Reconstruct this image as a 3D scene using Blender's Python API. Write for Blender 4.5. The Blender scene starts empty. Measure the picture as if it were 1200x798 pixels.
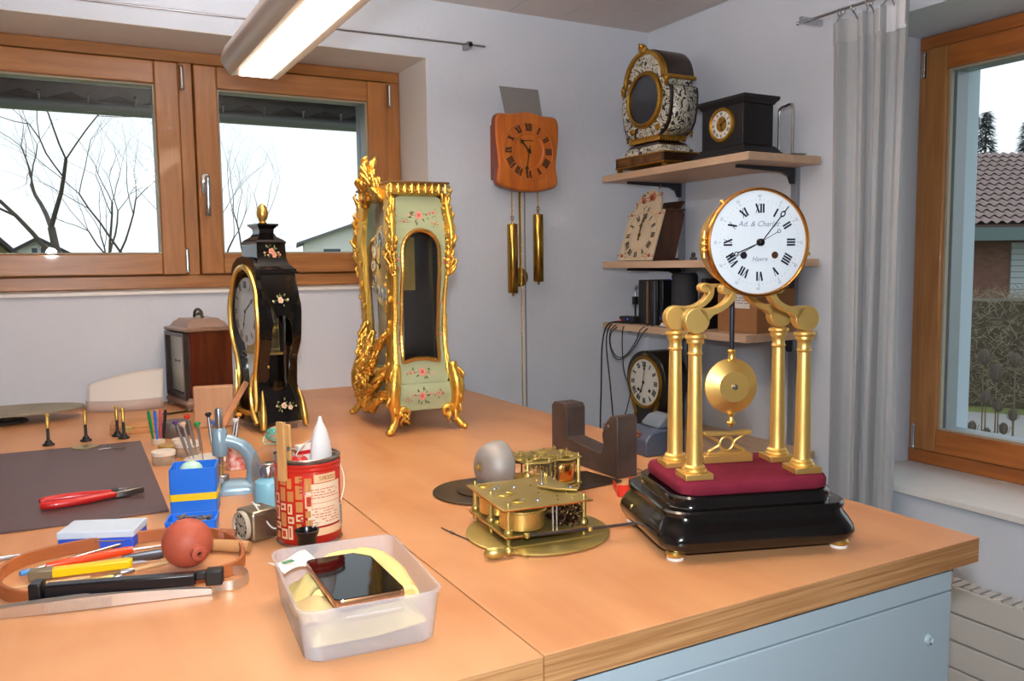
import bpy, bmesh, math, random
from mathutils import Vector, Matrix, Euler, Quaternion
R = math.radians
PI = math.pi
SC = bpy.context.scene
COL = SC.collection

# ------------------------------------------------------------------ camera
CAM = Vector((0, 0, 1.30))
cam_d = bpy.data.cameras.new('camera')
cam_d.sensor_width = 36
cam_d.lens = 29.46
cam_d.clip_start = 0.02
cam_d.clip_end = 300
cam = bpy.data.objects.new('camera', cam_d)
COL.objects.link(cam)
_y, _p, _r = R(28.513), R(5.146), R(-0.7252)
_f = Vector((math.sin(_y)*math.cos(_p), math.cos(_y)*math.cos(_p), -math.sin(_p)))
_rt = Vector((math.cos(_y), -math.sin(_y), 0))
_up = _rt.cross(_f)
_r2 = _rt*math.cos(_r) + _up*math.sin(_r)
_u2 = -_rt*math.sin(_r) + _up*math.cos(_r)
cam.matrix_world = Matrix(((_r2.x, _u2.x, -_f.x, CAM.x), (_r2.y, _u2.y, -_f.y, CAM.y), (_r2.z, _u2.z, -_f.z, CAM.z), (0, 0, 0, 1)))
SC.camera = cam

# ------------------------------------------------------------------ world, lights, exposure
W = bpy.data.worlds.new('overcast_sky')
SC.world = W
W.use_nodes = True
_n = W.node_tree.nodes
_bg = _n['Background']
_bg.inputs[0].default_value = (0.88, 0.95, 1.0, 1)
_bg.inputs[1].default_value = 0.92

SC.view_settings.view_transform = 'Standard'
SC.view_settings.look = 'None'
SC.view_settings.gamma = 1
SC.view_settings.exposure = 0.54
SC.view_settings.use_curve_mapping = False

# the camera's own pop-up flash, just above the lens
fl_d = bpy.data.lights.new('camera_flash', 'SPOT')
fl_d.energy = 50
fl_d.color = (0.91, 0.955, 1.0)
fl_d.shadow_soft_size = 0.03
fl_d.spot_size = R(110)
fl_d.spot_blend = 0.6
fl = bpy.data.objects.new('camera_flash', fl_d)
COL.objects.link(fl)
fl.matrix_world = cam.matrix_world.copy()
fl.location = CAM + _u2*0.11 - _f*0.03

# ------------------------------------------------------------------ helpers: materials
def lin(c):
    o = []
    for v in c[:3]:
        v = v/255.0
        o.append(v/12.92 if v <= 0.04045 else ((v+0.055)/1.055)**2.4)
    return (o[0], o[1], o[2], 1)

MATS = {}
def M(name, col=(128, 128, 128), rough=0.5, metal=0.0, var=0.0, scale=20.0, stretch=(1, 1, 1), bump=0.0, bscale=60.0,
      trans=0.0, ior=1.45, coat=0.0, emit=0.0, ecol=None, col2=None, detail=4.0, alpha=1.0, sub=0.0, sheen=0.0, spec=0.5):
    if name in MATS:
        return MATS[name]
    m = bpy.data.materials.new(name)
    m.use_nodes = True
    nt = m.node_tree
    b = nt.nodes['Principled BSDF']
    b.inputs['Base Color'].default_value = lin(col)
    b.inputs['Roughness'].default_value = rough
    b.inputs['Metallic'].default_value = metal
    b.inputs['Transmission Weight'].default_value = trans
    b.inputs['IOR'].default_value = ior
    b.inputs['Coat Weight'].default_value = coat
    b.inputs['Coat Roughness'].default_value = 0.08
    b.inputs['Alpha'].default_value = alpha
    b.inputs['Specular IOR Level'].default_value = spec
    if sub:
        b.inputs['Subsurface Weight'].default_value = sub
        b.inputs['Subsurface Radius'].default_value = (0.02, 0.02, 0.02)
    if sheen:
        b.inputs['Sheen Weight'].default_value = sheen
    if emit:
        b.inputs['Emission Color'].default_value = lin(ecol or col)
        b.inputs['Emission Strength'].default_value = emit
    if var or bump:
        tc = nt.nodes.new('ShaderNodeTexCoord')
        mp = nt.nodes.new('ShaderNodeMapping')
        mp.inputs['Scale'].default_value = stretch
        nt.links.new(tc.outputs['Object'], mp.inputs['Vector'])
    if var:
        nz = nt.nodes.new('ShaderNodeTexNoise')
        nz.inputs['Scale'].default_value = scale
        nz.inputs['Detail'].default_value = detail
        nt.links.new(mp.outputs['Vector'], nz.inputs['Vector'])
        rp = nt.nodes.new('ShaderNodeValToRGB')
        c1 = lin(col)
        c2 = lin(col2) if col2 else tuple([c*(1-var) for c in c1[:3]]) + (1,)
        rp.color_ramp.elements[0].position = 0.32
        rp.color_ramp.elements[1].position = 0.68
        rp.color_ramp.elements[0].color = c2
        rp.color_ramp.elements[1].color = c1
        nt.links.new(nz.outputs['Fac'], rp.inputs['Fac'])
        nt.links.new(rp.outputs['Color'], b.inputs['Base Color'])
    if bump:
        nb = nt.nodes.new('ShaderNodeTexNoise')
        nb.inputs['Scale'].default_value = bscale
        nb.inputs['Detail'].default_value = 3
        nt.links.new(mp.outputs['Vector'], nb.inputs['Vector'])
        bp = nt.nodes.new('ShaderNodeBump')
        bp.inputs['Strength'].default_value = bump
        bp.inputs['Distance'].default_value = 0.004
        nt.links.new(nb.outputs['Fac'], bp.inputs['Height'])
        nt.links.new(bp.outputs['Normal'], b.inputs['Normal'])
    MATS[name] = m
    return m

def glass_mat(name, tint=(1, 1, 1), refl=0.06, rough=0.0):
    """thin clear pane: straight-through transmission plus a little mirror reflection"""
    if name in MATS:
        return MATS[name]
    m = bpy.data.materials.new(name)
    m.use_nodes = True
    nt = m.node_tree
    for n in list(nt.nodes):
        if n.type == 'BSDF_PRINCIPLED':
            nt.nodes.remove(n)
    out = [n for n in nt.nodes if n.type == 'OUTPUT_MATERIAL'][0]
    tr = nt.nodes.new('ShaderNodeBsdfTransparent')
    tr.inputs['Color'].default_value = tint + (1,)
    gl = nt.nodes.new('ShaderNodeBsdfGlossy')
    gl.inputs['Roughness'].default_value = rough
    mx = nt.nodes.new('ShaderNodeMixShader')
    mx.inputs['Fac'].default_value = refl
    nt.links.new(tr.outputs[0], mx.inputs[1])
    nt.links.new(gl.outputs[0], mx.inputs[2])
    nt.links.new(mx.outputs[0], out.inputs['Surface'])
    MATS[name] = m
    return m

def frosted_mat(name, col, amount):
    """milky translucent plastic: part see-through, part diffuse"""
    m = bpy.data.materials.new(name)
    m.use_nodes = True
    nt = m.node_tree
    b = nt.nodes['Principled BSDF']
    b.inputs['Base Color'].default_value = lin(col)
    b.inputs['Roughness'].default_value = 0.25
    out = [n for n in nt.nodes if n.type == 'OUTPUT_MATERIAL'][0]
    tr = nt.nodes.new('ShaderNodeBsdfTransparent')
    tl = nt.nodes.new('ShaderNodeBsdfTranslucent')
    tl.inputs['Color'].default_value = lin(col)
    m1 = nt.nodes.new('ShaderNodeMixShader')
    m1.inputs['Fac'].default_value = 0.35
    nt.links.new(b.outputs[0], m1.inputs[1])
    nt.links.new(tl.outputs[0], m1.inputs[2])
    mx = nt.nodes.new('ShaderNodeMixShader')
    mx.inputs['Fac'].default_value = amount
    nt.links.new(tr.outputs[0], mx.inputs[1])
    nt.links.new(m1.outputs[0], mx.inputs[2])
    nt.links.new(mx.outputs[0], out.inputs['Surface'])
    return m

def wood_mat(name, c1, c2, axis=1, scale=6.0, rough=0.4, ratio=14.0, coat=0.0, bump=0.05, c3=None):
    """streaky grain running along one local axis"""
    m = bpy.data.materials.new(name)
    m.use_nodes = True
    nt = m.node_tree
    b = nt.nodes['Principled BSDF']
    b.inputs['Roughness'].default_value = rough
    b.inputs['Coat Weight'].default_value = coat
    tc = nt.nodes.new('ShaderNodeTexCoord')
    mp = nt.nodes.new('ShaderNodeMapping')
    s = [ratio]*3
    s[axis] = 1.0
    mp.inputs['Scale'].default_value = s
    nt.links.new(tc.outputs['Object'], mp.inputs['Vector'])
    n1 = nt.nodes.new('ShaderNodeTexNoise')
    n1.inputs['Scale'].default_value = scale
    n1.inputs['Detail'].default_value = 6
    n1.inputs['Distortion'].default_value = 0.6
    nt.links.new(mp.outputs['Vector'], n1.inputs['Vector'])
    rp = nt.nodes.new('ShaderNodeValToRGB')
    rp.color_ramp.elements[0].position = 0.3
    rp.color_ramp.elements[1].position = 0.7
    rp.color_ramp.elements[0].color = lin(c2)
    rp.color_ramp.elements[1].color = lin(c1)
    nt.links.new(n1.outputs['Fac'], rp.inputs['Fac'])
    last = rp.outputs['Color']
    if c3:
        n2 = nt.nodes.new('ShaderNodeTexNoise')
        n2.inputs['Scale'].default_value = 3.5
        n2.inputs['Detail'].default_value = 3
        nt.links.new(tc.outputs['Object'], n2.inputs['Vector'])
        r2 = nt.nodes.new('ShaderNodeValToRGB')
        r2.color_ramp.elements[0].position = 0.4
        r2.color_ramp.elements[1].position = 0.72
        r2.color_ramp.elements[0].color = (0, 0, 0, 1)
        r2.color_ramp.elements[1].color = (1, 1, 1, 1)
        nt.links.new(n2.outputs['Fac'], r2.inputs['Fac'])
        mx = nt.nodes.new('ShaderNodeMix')
        mx.data_type = 'RGBA'
        nt.links.new(r2.outputs['Color'], mx.inputs[0])
        nt.links.new(last, mx.inputs[6])
        mx.inputs[7].default_value = lin(c3)
        last = mx.outputs[2]
    nt.links.new(last, b.inputs['Base Color'])
    bp = nt.nodes.new('ShaderNodeBump')
    bp.inputs['Strength'].default_value = bump
    bp.inputs['Distance'].default_value = 0.002
    nt.links.new(n1.outputs['Fac'], bp.inputs['Height'])
    nt.links.new(bp.outputs['Normal'], b.inputs['Normal'])
    MATS[name] = m
    return m

# ------------------------------------------------------------------ helpers: meshes
def rotm(rx=0, ry=0, rz=0, loc=(0, 0, 0)):
    return Matrix.Translation(loc) @ Euler((R(rx), R(ry), R(rz))).to_matrix().to_4x4()

def align(p0, p1):
    """matrix whose z axis runs from p0 to p1, origin p0"""
    d = Vector(p1) - Vector(p0)
    q = d.to_track_quat('Z', 'Y')
    return Matrix.Translation(p0) @ q.to_matrix().to_4x4()

def circ(r, n=32, ph=0.0, ry=None):
    ry = r if ry is None else ry
    return [(r*math.cos(2*PI*i/n + ph), ry*math.sin(2*PI*i/n + ph)) for i in range(n)]

def rrect(w, d, r, n=5, cx=0, cy=0):
    p = []
    for sx, sy, a0 in ((1, 1, 0), (-1, 1, 90), (-1, -1, 180), (1, -1, 270)):
        for i in range(n+1):
            a = R(a0 + 90.0*i/n)
            p.append((cx + sx*(w/2-r) + r*math.cos(a), cy + sy*(d/2-r) + r*math.sin(a)))
    return p

def smooth_poly(pts, n=6, closed=True):
    """Catmull-Rom through 2D or 3D points"""
    P = [Vector(p) for p in pts]
    N = len(P)
    out = []
    rng = range(N) if closed else range(N-1)
    for i in rng:
        if closed:
            a, b, c, d = P[(i-1) % N], P[i], P[(i+1) % N], P[(i+2) % N]
        else:
            a, b, c, d = P[max(i-1, 0)], P[i], P[i+1], P[min(i+2, N-1)]
        for k in range(n):
            t = k/n
            out.append(0.5*((2*b) + (c-a)*t + (2*a-5*b+4*c-d)*t*t + (3*b-a-3*c+d)*t*t*t))
    if not closed:
        out.append(P[-1].copy())
    return out

def resample(pts, n, closed=True):
    P = [Vector(p) for p in pts]
    if closed:
        P.append(P[0])
    L = [0.0]
    for i in range(1, len(P)):
        L.append(L[-1] + (P[i]-P[i-1]).length)
    out = []
    T = L[-1]
    j = 0
    for i in range(n):
        s = T*i/(n if closed else n-1)
        while j < len(L)-2 and L[j+1] < s:
            j += 1
        seg = L[j+1]-L[j]
        t = 0 if seg == 0 else (s-L[j])/seg
        out.append(P[j].lerp(P[j+1], min(1, t)))
    return out

class MB:
    def __init__(s):
        s.v = []
        s.f = []

    def add(s, vs, fs, m=None):
        o = len(s.v)
        if m is None:
            s.v += [tuple(v) for v in vs]
        else:
            s.v += [tuple(m @ Vector(v)) for v in vs]
        s.f += [tuple(i+o for i in f) for f in fs]
        return s

    def box(s, c, d, m=None):
        x, y, z = c
        a, b, e = d[0]/2, d[1]/2, d[2]/2
        vs = [(x+i*a, y+j*b, z+k*e) for k in (-1, 1) for j in (-1, 1) for i in (-1, 1)]
        return s.add(vs, [(0, 2, 3, 1), (4, 5, 7, 6), (0, 1, 5, 4), (2, 6, 7, 3), (0, 4, 6, 2), (1, 3, 7, 5)], m)

    def bx(s, x0, x1, y0, y1, z0, z1, m=None):
        return s.box(((x0+x1)/2, (y0+y1)/2, (z0+z1)/2), (abs(x1-x0), abs(y1-y0), abs(z1-z0)), m)

    def loft(s, loops, m=None, cap0=True, cap1=True, closed=True):
        n = len(loops[0])
        vs = [p for l in loops for p in l]
        fs = []
        for k in range(len(loops)-1):
            for i in range(n if closed else n-1):
                j = (i+1) % n
                fs.append((k*n+i, k*n+j, (k+1)*n+j, (k+1)*n+i))
        if cap0:
            fs.append(tuple(reversed(range(n))))
        if cap1:
            fs.append(tuple((len(loops)-1)*n + i for i in range(n)))
        return s.add(vs, fs, m)

    def stack(s, secs, m=None, cap0=True, cap1=True):
        """secs: list of (2D outline, z)"""
        return s.loft([[(p[0], p[1], z) for p in o] for o, z in secs], m, cap0, cap1)

    def lathe(s, prof, m=None, n=28, cap=True):
        loops = [[(r*math.cos(2*PI*i/n), r*math.sin(2*PI*i/n), z) for i in range(n)] for r, z in prof]
        return s.loft(loops, m, cap, cap)

    def cyl(s, p0, p1, r0, r1=None, n=16):
        r1 = r0 if r1 is None else r1
        L = (Vector(p1)-Vector(p0)).length
        return s.lathe([(r0, 0), (r1, L)], align(p0, p1), n)

    def sphere(s, c, r, n=16, sc=(1, 1, 1), m=None):
        k = max(4, n//2)
        prof = [(max(1e-5, r*math.sin(PI*i/k)), -r*math.cos(PI*i/k)) for i in range(k+1)]
        mm = Matrix.Translation(c) @ Matrix.Diagonal((sc[0], sc[1], sc[2], 1))
        if m is not None:
            mm = m @ mm
        return s.lathe(prof, mm, n)

    def torus(s, Rr, r, m=None, n=32, k=8, ry=None, sz=1.0):
        loops = []
        ry = Rr if ry is None else ry
        for i in range(n):
            a = 2*PI*i/n
            c, d = math.cos(a), math.sin(a)
            loops.append([((Rr + r*math.cos(2*PI*j/k))*c, (ry + r*math.cos(2*PI*j/k))*d, sz*r*math.sin(2*PI*j/k)) for j in range(k)])
        loops.append(loops[0])
        return s.loft(loops, m, False, False)

    def tube(s, pts, r, n=8, closed=False, m=None, flat=None):
        P = [Vector(p) for p in pts]
        N = len(P)
        rr = r if isinstance(r, (list, tuple)) else [r]*N
        loops = []
        pn = None
        for i in range(N):
            if closed:
                t = P[(i+1) % N] - P[(i-1) % N]
            else:
                t = P[min(i+1, N-1)] - P[max(i-1, 0)]
            if t.length < 1e-9:
                t = Vector((0, 0, 1))
            t.normalize()
            if pn is None:
                a = Vector((0, 0, 1)) if abs(t.z) < 0.9 else Vector((1, 0, 0))
                pn = (a - t*a.dot(t)).normalized()
            else:
                pn = pn - t*pn.dot(t)
                if pn.length < 1e-6:
                    a = Vector((0, 0, 1)) if abs(t.z) < 0.9 else Vector((1, 0, 0))
                    pn = a - t*a.dot(t)
                pn.normalize()
            bn = t.cross(pn)
            fa = 1.0 if flat is None else flat
            loops.append([P[i] + (pn*math.cos(2*PI*j/n) + bn*math.sin(2*PI*j/n)*fa)*rr[i] for j in range(n)])
        if closed:
            loops.append(loops[0])
            return s.loft(loops, m, False, False)
        return s.loft(loops, m)

    def prism(s, poly, a, b, plane='xy', m=None):
        def mp(p, w):
            if plane == 'xy':
                return (p[0], p[1], w)
            if plane == 'xz':
                return (p[0], w, p[1])
            return (w, p[0], p[1])
        return s.loft([[mp(p, a) for p in poly], [mp(p, b) for p in poly]], m)

    def ring(s, outer, inner, a, b, plane='xy', m=None, n=None):
        """flat frame with a hole; both outlines are resampled to n points"""
        n = n or max(len(outer), len(inner))
        def mp(p, w):
            if plane == 'xy':
                return (p[0], p[1], w)
            if plane == 'xz':
                return (p[0], w, p[1])
            return (w, p[0], p[1])
        o = outer if len(outer) == n else resample([(p[0], p[1]) for p in outer], n)
        i = inner if len(inner) == n else resample([(p[0], p[1]) for p in inner], n)
        L = [[mp(p, a) for p in o], [mp(p, b) for p in o], [mp(p, b) for p in i], [mp(p, a) for p in i]]
        L.append(L[0])
        return s.loft(L, m, False, False)

    def grid(s, fn, nu, nv, m=None):
        vs = [fn(i/nu, j/nv) for j in range(nv+1) for i in range(nu+1)]
        fs = [(j*(nu+1)+i, j*(nu+1)+i+1, (j+1)*(nu+1)+i+1, (j+1)*(nu+1)+i) for j in range(nv) for i in range(nu)]
        return s.add(vs, fs, m)

    def mesh(s, name, mat=None, angle=40, flip=True):
        me = bpy.data.meshes.new(name)
        me.from_pydata(s.v, [], s.f)
        if flip:
            bm = bmesh.new()
            bm.from_mesh(me)
            bmesh.ops.recalc_face_normals(bm, faces=bm.faces)
            bm.to_mesh(me)
            bm.free()
        if mat is not None:
            me.materials.append(mat)
        me.shade_smooth()
        me.set_sharp_from_angle(angle=R(angle))
        me.update()
        return me

    def build(s, name, mat, parent=None, bevel=0, angle=40, solid=0, label=None, seg=2, flip=True):
        me = s.mesh(name, mat, angle, flip)
        o = bpy.data.objects.new(name, me)
        COL.objects.link(o)
        if parent is not None:
            o.parent = parent
        if solid:
            md = o.modifiers.new('solid', 'SOLIDIFY')
            md.thickness = solid
            md.offset = 0
        if bevel:
            md = o.modifiers.new('bevel', 'BEVEL')
            md.width = bevel
            md.segments = seg
            md.limit_method = 'ANGLE'
            md.angle_limit = R(35)
            md.harden_normals = False
        if label:
            o['label'] = label
        return o

def tag(o, label, cat, group=None):
    o['label'] = label
    o['category'] = cat
    if group:
        o['group'] = group
    return o

def T(name, label, cat, loc=(0, 0, 0), rz=0, group=None, rx=0, ry=0):
    o = bpy.data.objects.new(name, None)
    o.empty_display_size = 0.05
    COL.objects.link(o)
    o.location = loc
    o.rotation_euler = (R(rx), R(ry), R(rz))
    return tag(o, label, cat, group)

def S(name, mb, mat, parent=None, bevel=0, **k):
    o = mb.build(name, mat, parent, bevel, **k)
    if parent is None:
        o['kind'] = 'structure'
    return o

def inst(me, name, parent, loc=(0, 0, 0), rot=(0, 0, 0), scale=(1, 1, 1)):
    o = bpy.data.objects.new(name, me)
    COL.objects.link(o)
    o.parent = parent
    o.location = loc
    o.rotation_euler = rot
    o.scale = scale
    return o

def text_mesh(mb, txt, size, m, shear=0.0, depth=0.0002):
    """lettering as thin geometry: centred on the matrix origin, in its xy plane"""
    cu = bpy.data.curves.new('lettering', 'FONT')
    cu.body = txt
    cu.size = size
    cu.align_x = 'CENTER'
    cu.align_y = 'CENTER'
    cu.shear = shear
    cu.extrude = depth
    cu.resolution_u = 2
    ob = bpy.data.objects.new('lettering', cu)
    COL.objects.link(ob)
    dg = bpy.context.evaluated_depsgraph_get()
    me = bpy.data.meshes.new_from_object(ob.evaluated_get(dg))
    mb.add([v.co for v in me.vertices], [tuple(p.vertices) for p in me.polygons], m)
    bpy.data.objects.remove(ob)
    bpy.data.curves.remove(cu)
    bpy.data.meshes.remove(me)

def stroke(mb, x0, y0, x1, y1, w, m, t=0.0003):
    d = Vector((x1-x0, y1-y0))
    L = d.length
    if L < 1e-9:
        return
    n = Vector((-d.y, d.x))/L*w/2
    p = [(x0+n.x, y0+n.y), (x0-n.x, y0-n.y), (x1-n.x, y1-n.y), (x1+n.x, y1+n.y)]
    mb.prism(p, 0, t, 'xy', m)

ROM = ['XII', 'I', 'II', 'III', 'IIII', 'V', 'VI', 'VII', 'VIII', 'IX', 'X', 'XI']
def roman(mb, txt, h, m, thick=0.16, thin=0.06, t=0.0003):
    """one Roman numeral centred on m, h tall"""
    adv = {'I': 0.30, 'V': 0.52, 'X': 0.52}
    wtot = sum(adv[c] for c in txt)*h
    x = -wtot/2
    for c in txt:
        a = adv[c]*h
        if c == 'I':
            stroke(mb, x+a/2, -h/2, x+a/2, h/2, thick*h, m, t)
        elif c == 'V':
            stroke(mb, x+a*.12, h/2, x+a/2, -h/2, thick*h, m, t)
            stroke(mb, x+a*.88, h/2, x+a/2, -h/2, thin*h, m, t)
        else:
            stroke(mb, x+a*.12, h/2, x+a*.88, -h/2, thick*h, m, t)
            stroke(mb, x+a*.88, h/2, x+a*.12, -h/2, thin*h, m, t)
        x += a

def dial_numerals(mb, r, h, base, thick=0.16, thin=0.06, t=0.0003):
    """base maps dial plane (x right, y up, z out) into the thing"""
    for k in range(12):
        a = -2*PI*k/12
        m = base @ Matrix.Rotation(a, 4, 'Z') @ Matrix.Translation((0, r, 0))
        roman(mb, ROM[k], h, m, thick, thin, t)

FRONT = Matrix(((1, 0, 0, 0), (0, 0, -1, 0), (0, 1, 0, 0), (0, 0, 0, 1)))  # dial plane -> faces local -y
def face(x, y, z, tilt=0):
    return Matrix.Translation((x, y, z)) @ Matrix.Rotation(R(tilt), 4, 'X') @ FRONT

def hand_mesh(mb, L, ang, base, w=0.003, tail=0.0, style='plain', t=0.0006, z=0.0):
    m = base @ Matrix.Rotation(-R(ang), 4, 'Z') @ Matrix.Translation((0, 0, z))
    if style == 'breguet':
        stroke(mb, 0, -tail, 0, L*0.74, w, m, t)
        o = [(p[0], p[1]*1.35 + L*0.79) for p in circ(L*0.055, 14)]
        i = [(p[0], p[1]*1.35 + L*0.79) for p in circ(L*0.034, 14)]
        mb.ring(o, i, 0, t, 'xy', m)
        stroke(mb, 0, L*0.85, 0, L, w*0.9, m, t)
    elif style == 'spade':
        stroke(mb, 0, -tail, 0, L*0.6, w, m, t)
        mb.prism([(0, L*.58), (-w*2, L*.72), (-w*.6, L*.8), (0, L), (w*.6, L*.8), (w*2, L*.72)], 0, t, 'xy', m)
    else:
        mb.prism([(-w*.4, -tail), (w*.4, -tail), (w*.7, L*.1), (w*.25, L), (-w*.25, L), (-w*.7, L*.1)], 0, t, 'xy', m)
    mb.lathe([(w*1.6, 0), (w*1.6, t)], m, 14)

# ================================================================== SETTING
m_wall = M('wall_plaster', (216, 222, 232), 0.85, var=0.04, scale=6, bump=0.25, bscale=45)
m_reveal = M('reveal_plaster', (222, 217, 212), 0.85, bump=0.2, bscale=45)
m_ceil = M('ceiling_paint', (214, 205, 200), 0.55, var=0.05, scale=3)
m_ceil_gap = M('ceiling_gap', (150, 138, 130), 0.8)
m_sill = M('sill_white', (232, 230, 226), 0.35, var=0.03, scale=30)
m_floor = M('floor_vinyl', (140, 132, 122), 0.5, var=0.15, scale=4)
m_pine = wood_mat('window_wood', (180, 122, 66), (156, 98, 48), axis=0, scale=5, rough=0.33, ratio=10, coat=0.15)
m_pine_v = wood_mat('window_wood_upright', (180, 122, 66), (156, 98, 48), axis=2, scale=5, rough=0.33, ratio=10, coat=0.15)
m_pine_y = wood_mat('window_wood_side', (182, 108, 46), (154, 86, 36), axis=1, scale=5, rough=0.33, ratio=10, coat=0.15)
m_chrome = M('bright_steel', (200, 200, 202), 0.22, 1.0)
m_steel = M('satin_steel', (165, 166, 170), 0.38, 1.0)
m_glass = glass_mat('window_glass', (0.97, 0.985, 0.99), 0.02)
m_alu = M('grey_aluminium', (150, 158, 164), 0.45, 0.3)

XL, XR, YF, YB, ZC = -1.7, 2.111, -1.5, 2.725, 2.205
S('floor', MB().bx(XL-.2, XR+.2, YF-.2, YB+.2, -0.12, 0.0), m_floor)
ceil = S('ceiling', MB().bx(XL-.2, XR+.2, YF-.2, YB+.2, ZC+.016, ZC+.14), m_ceil_gap)
bw = 0.21
nb = int((XR-XL)/bw)+1
bme = MB().bx(0, bw-.004, YF-.05, YB+.05, 0, .02).mesh('ceiling_board', m_ceil)
for i in range(nb):
    x0 = XR - (i+1)*bw
    inst(bme, 'ceiling_board', ceil, (x0, 0, ZC))
S('wall_left', MB().bx(XL-.2, XL, YF-.2, YB+.1, 0, ZC+.01), m_wall)
S('wall_front', MB().bx(XL-.2, XR+.2, YF-.2, YF, 0, ZC+.01), m_wall)

# back wall with the double window opening
WX0, WX1, WZ0, WZ1 = -0.42, 1.160, 1.225, 2.012
w = MB()
w.bx(XL-.2, WX0, YB, 3.2, -.12, ZC+.1)
w.bx(WX1, XR+.6, YB, 3.2, -.12, ZC+.1)
w.bx(WX0, WX1, YB, 3.2, -.12, WZ0)
w.bx(WX0, WX1, YB, 3.2, WZ1, ZC+.1)
wb = S('wall_back', w, m_wall)
rv = MB()
rv.bx(WX1-.002, WX1+.0, YB+.001, 3.1, WZ0, WZ1)
rv.bx(WX0, WX1, YB+.001, 3.1, WZ1-.002, WZ1)
rv.build('reveal_lining', m_reveal, wb)
S('trim_1', MB().bx(WX0-.01, WX1-.003, YB-.012, 3.06, WZ0+.0005, WZ0+.011), m_sill, bevel=.002)

# right wall with the single window opening
VY0, VY1, VZ0, VZ1 = 0.32, 1.735, 0.636, 1.982
w = MB()
w.bx(XR, 2.57, VY1, YB-.001, -.12, ZC+.1)
w.bx(XR, 2.57, YF-.2, VY0, -.12, ZC+.1)
w.bx(XR, 2.57, VY0, VY1, -.12, VZ0)
w.bx(XR, 2.57, VY0, VY1, VZ1, ZC+.1)
wr = S('wall_right', w, m_wall)
m_outer = M('pale_blue_render', (190, 208, 222), 0.8, bump=0.1)
rv = MB()
rv.bx(2.47, 2.58, 1.655, VY1-.001, VZ0, VZ1)
rv.bx(2.47, 2.58, VY0, 1.655, VZ1-.06, VZ1)
rv.bx(2.47, 2.60, VY0, 1.655, VZ0, VZ0+.045)
rv.build('outer_reveal', m_outer, wr)
S('trim_2', MB().bx(XR-.022, 2.40, VY0-.05, VY1-.002, VZ0+.0005, VZ0+.020), m_sill, bevel=.003)

def struct_root(name, loc=(0, 0, 0)):
    o = bpy.data.objects.new(name, None)
    COL.objects.link(o)
    o.location = loc
    o['kind'] = 'structure'
    return o

def rect(x0, x1, z0, z1):
    return [(x0, z0), (x1, z0), (x1, z1), (x0, z1)]

# ---- window_1: frame, two sashes, panes, handle, hinges
w1 = struct_root('window_1')
FY = 2.975
fr = MB()
for a in ((WX0+.002, WX1-.004, 1.2375, 1.280), (WX0+.002, WX1-.004, 1.972, WZ1-.003)):
    fr.bx(a[0], a[1], FY, FY+.075, a[2], a[3])
fr.bx(WX0+.002, WX1-.004, FY+.052, FY+.074, 1.270, 1.300)
fr.bx(WX0+.002, WX1-.004, FY+.052, FY+.074, 1.950, 1.980)
fr.build('window_frame', m_pine, w1, bevel=.003)
fr = MB()
for a in ((WX0+.002, -.285), (.388, .432), (1.100, WX1-.004)):
    fr.bx(a[0], a[1], FY+.002, FY+.050, 1.280, 1.972)
    fr.bx(a[0]-.012, a[1]+.012, FY+.0515, FY+.073, 1.280, 1.972)
fr.build('window_post', m_pine_v, w1, bevel=.003)
def sash1(x0, x1, handle_side):
    z0, z1 = 1.283, 1.966
    y0, y1 = FY-.018, FY+.05
    t = .072
    s = MB()
    s.bx(x0+t, x1-t, y0, y1, z0, z0+t-.004)
    s.bx(x0+t, x1-t, y0, y1, z1-t, z1)
    sash = s.build('window_sash', m_pine, w1, bevel=.004)
    v = MB()
    v.bx(x0, x0+t, y0, y1, z0, z1)
    v.bx(x1-t, x1, y0, y1, z0, z1)
    v.build('stile', m_pine_v, sash, bevel=.004)
    g = MB().ring(rect(x0+t-.001, x1-t+.001, z0+t-.006, z1-t+.001), rect(x0+t+.006, x1-t-.006, z0+t+.001, z1-t-.006), y0+.012, y0+.03, 'xz')
    g.build('glazing_bead', M('glazing_bead', (168, 160, 140), .5), sash)
    MB().bx(x0+t-.001, x1-t+.001, FY+.012, FY+.016, z0+t-.006, z1-t+.001).build('pane', m_glass, sash)
    MB().ring(rect(x0+t-.001, x1-t+.001, z0+t-.006, z1-t+.001), rect(x0+t+.004, x1-t-.004, z0+t, z1-t-.005), FY+.017, FY+.06, 'xz').build('glass_spacer', m_alu, sash)
    return sash
sash1(-.280, .386, 0)
s2 = sash1(.434, 1.098, 1)
h = MB()
hx = .457
h.stack([(rrect(.027, .068, .0125, 5, hx, 1.580), 0), (rrect(.027, .068, .0125, 5, hx, 1.580), .010)], Matrix.Translation((0, FY-.018, 0)) @ FRONT)
h.build('handle_plate', m_chrome, w1, bevel=.002)
h = MB()
h.cyl((hx, FY-.025, 1.592), (hx, FY-.062, 1.592), .0085)
h.tube(smooth_poly([(hx, FY-.058, 1.600), (hx, FY-.064, 1.585), (hx, FY-.062, 1.55), (hx, FY-.060, 1.50), (hx, FY-.054, 1.474)], 5, False), .0088, 10)
h.build('window_handle', m_chrome, w1)
def hinge(parent, x, y, z0, z1, ax='y'):
    hm = MB()
    hm.cyl((x, y, z0+.006), (x, y, z1), .0065, n=12)
    hm.sphere((x, y, z0+.004), .0085, 10)
    hm.sphere((x, y, z1), .0075, 10)
    hm.build('hinge', m_chrome, parent)
hinge(w1, .398, FY-.012, 1.885, 1.955)
hinge(w1, .390, FY-.012, 1.290, 1.362)
hinge(w1, 1.112, FY-.012, 1.885, 1.955)
hinge(w1, 1.108, FY-.012, 1.290, 1.362)
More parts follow.
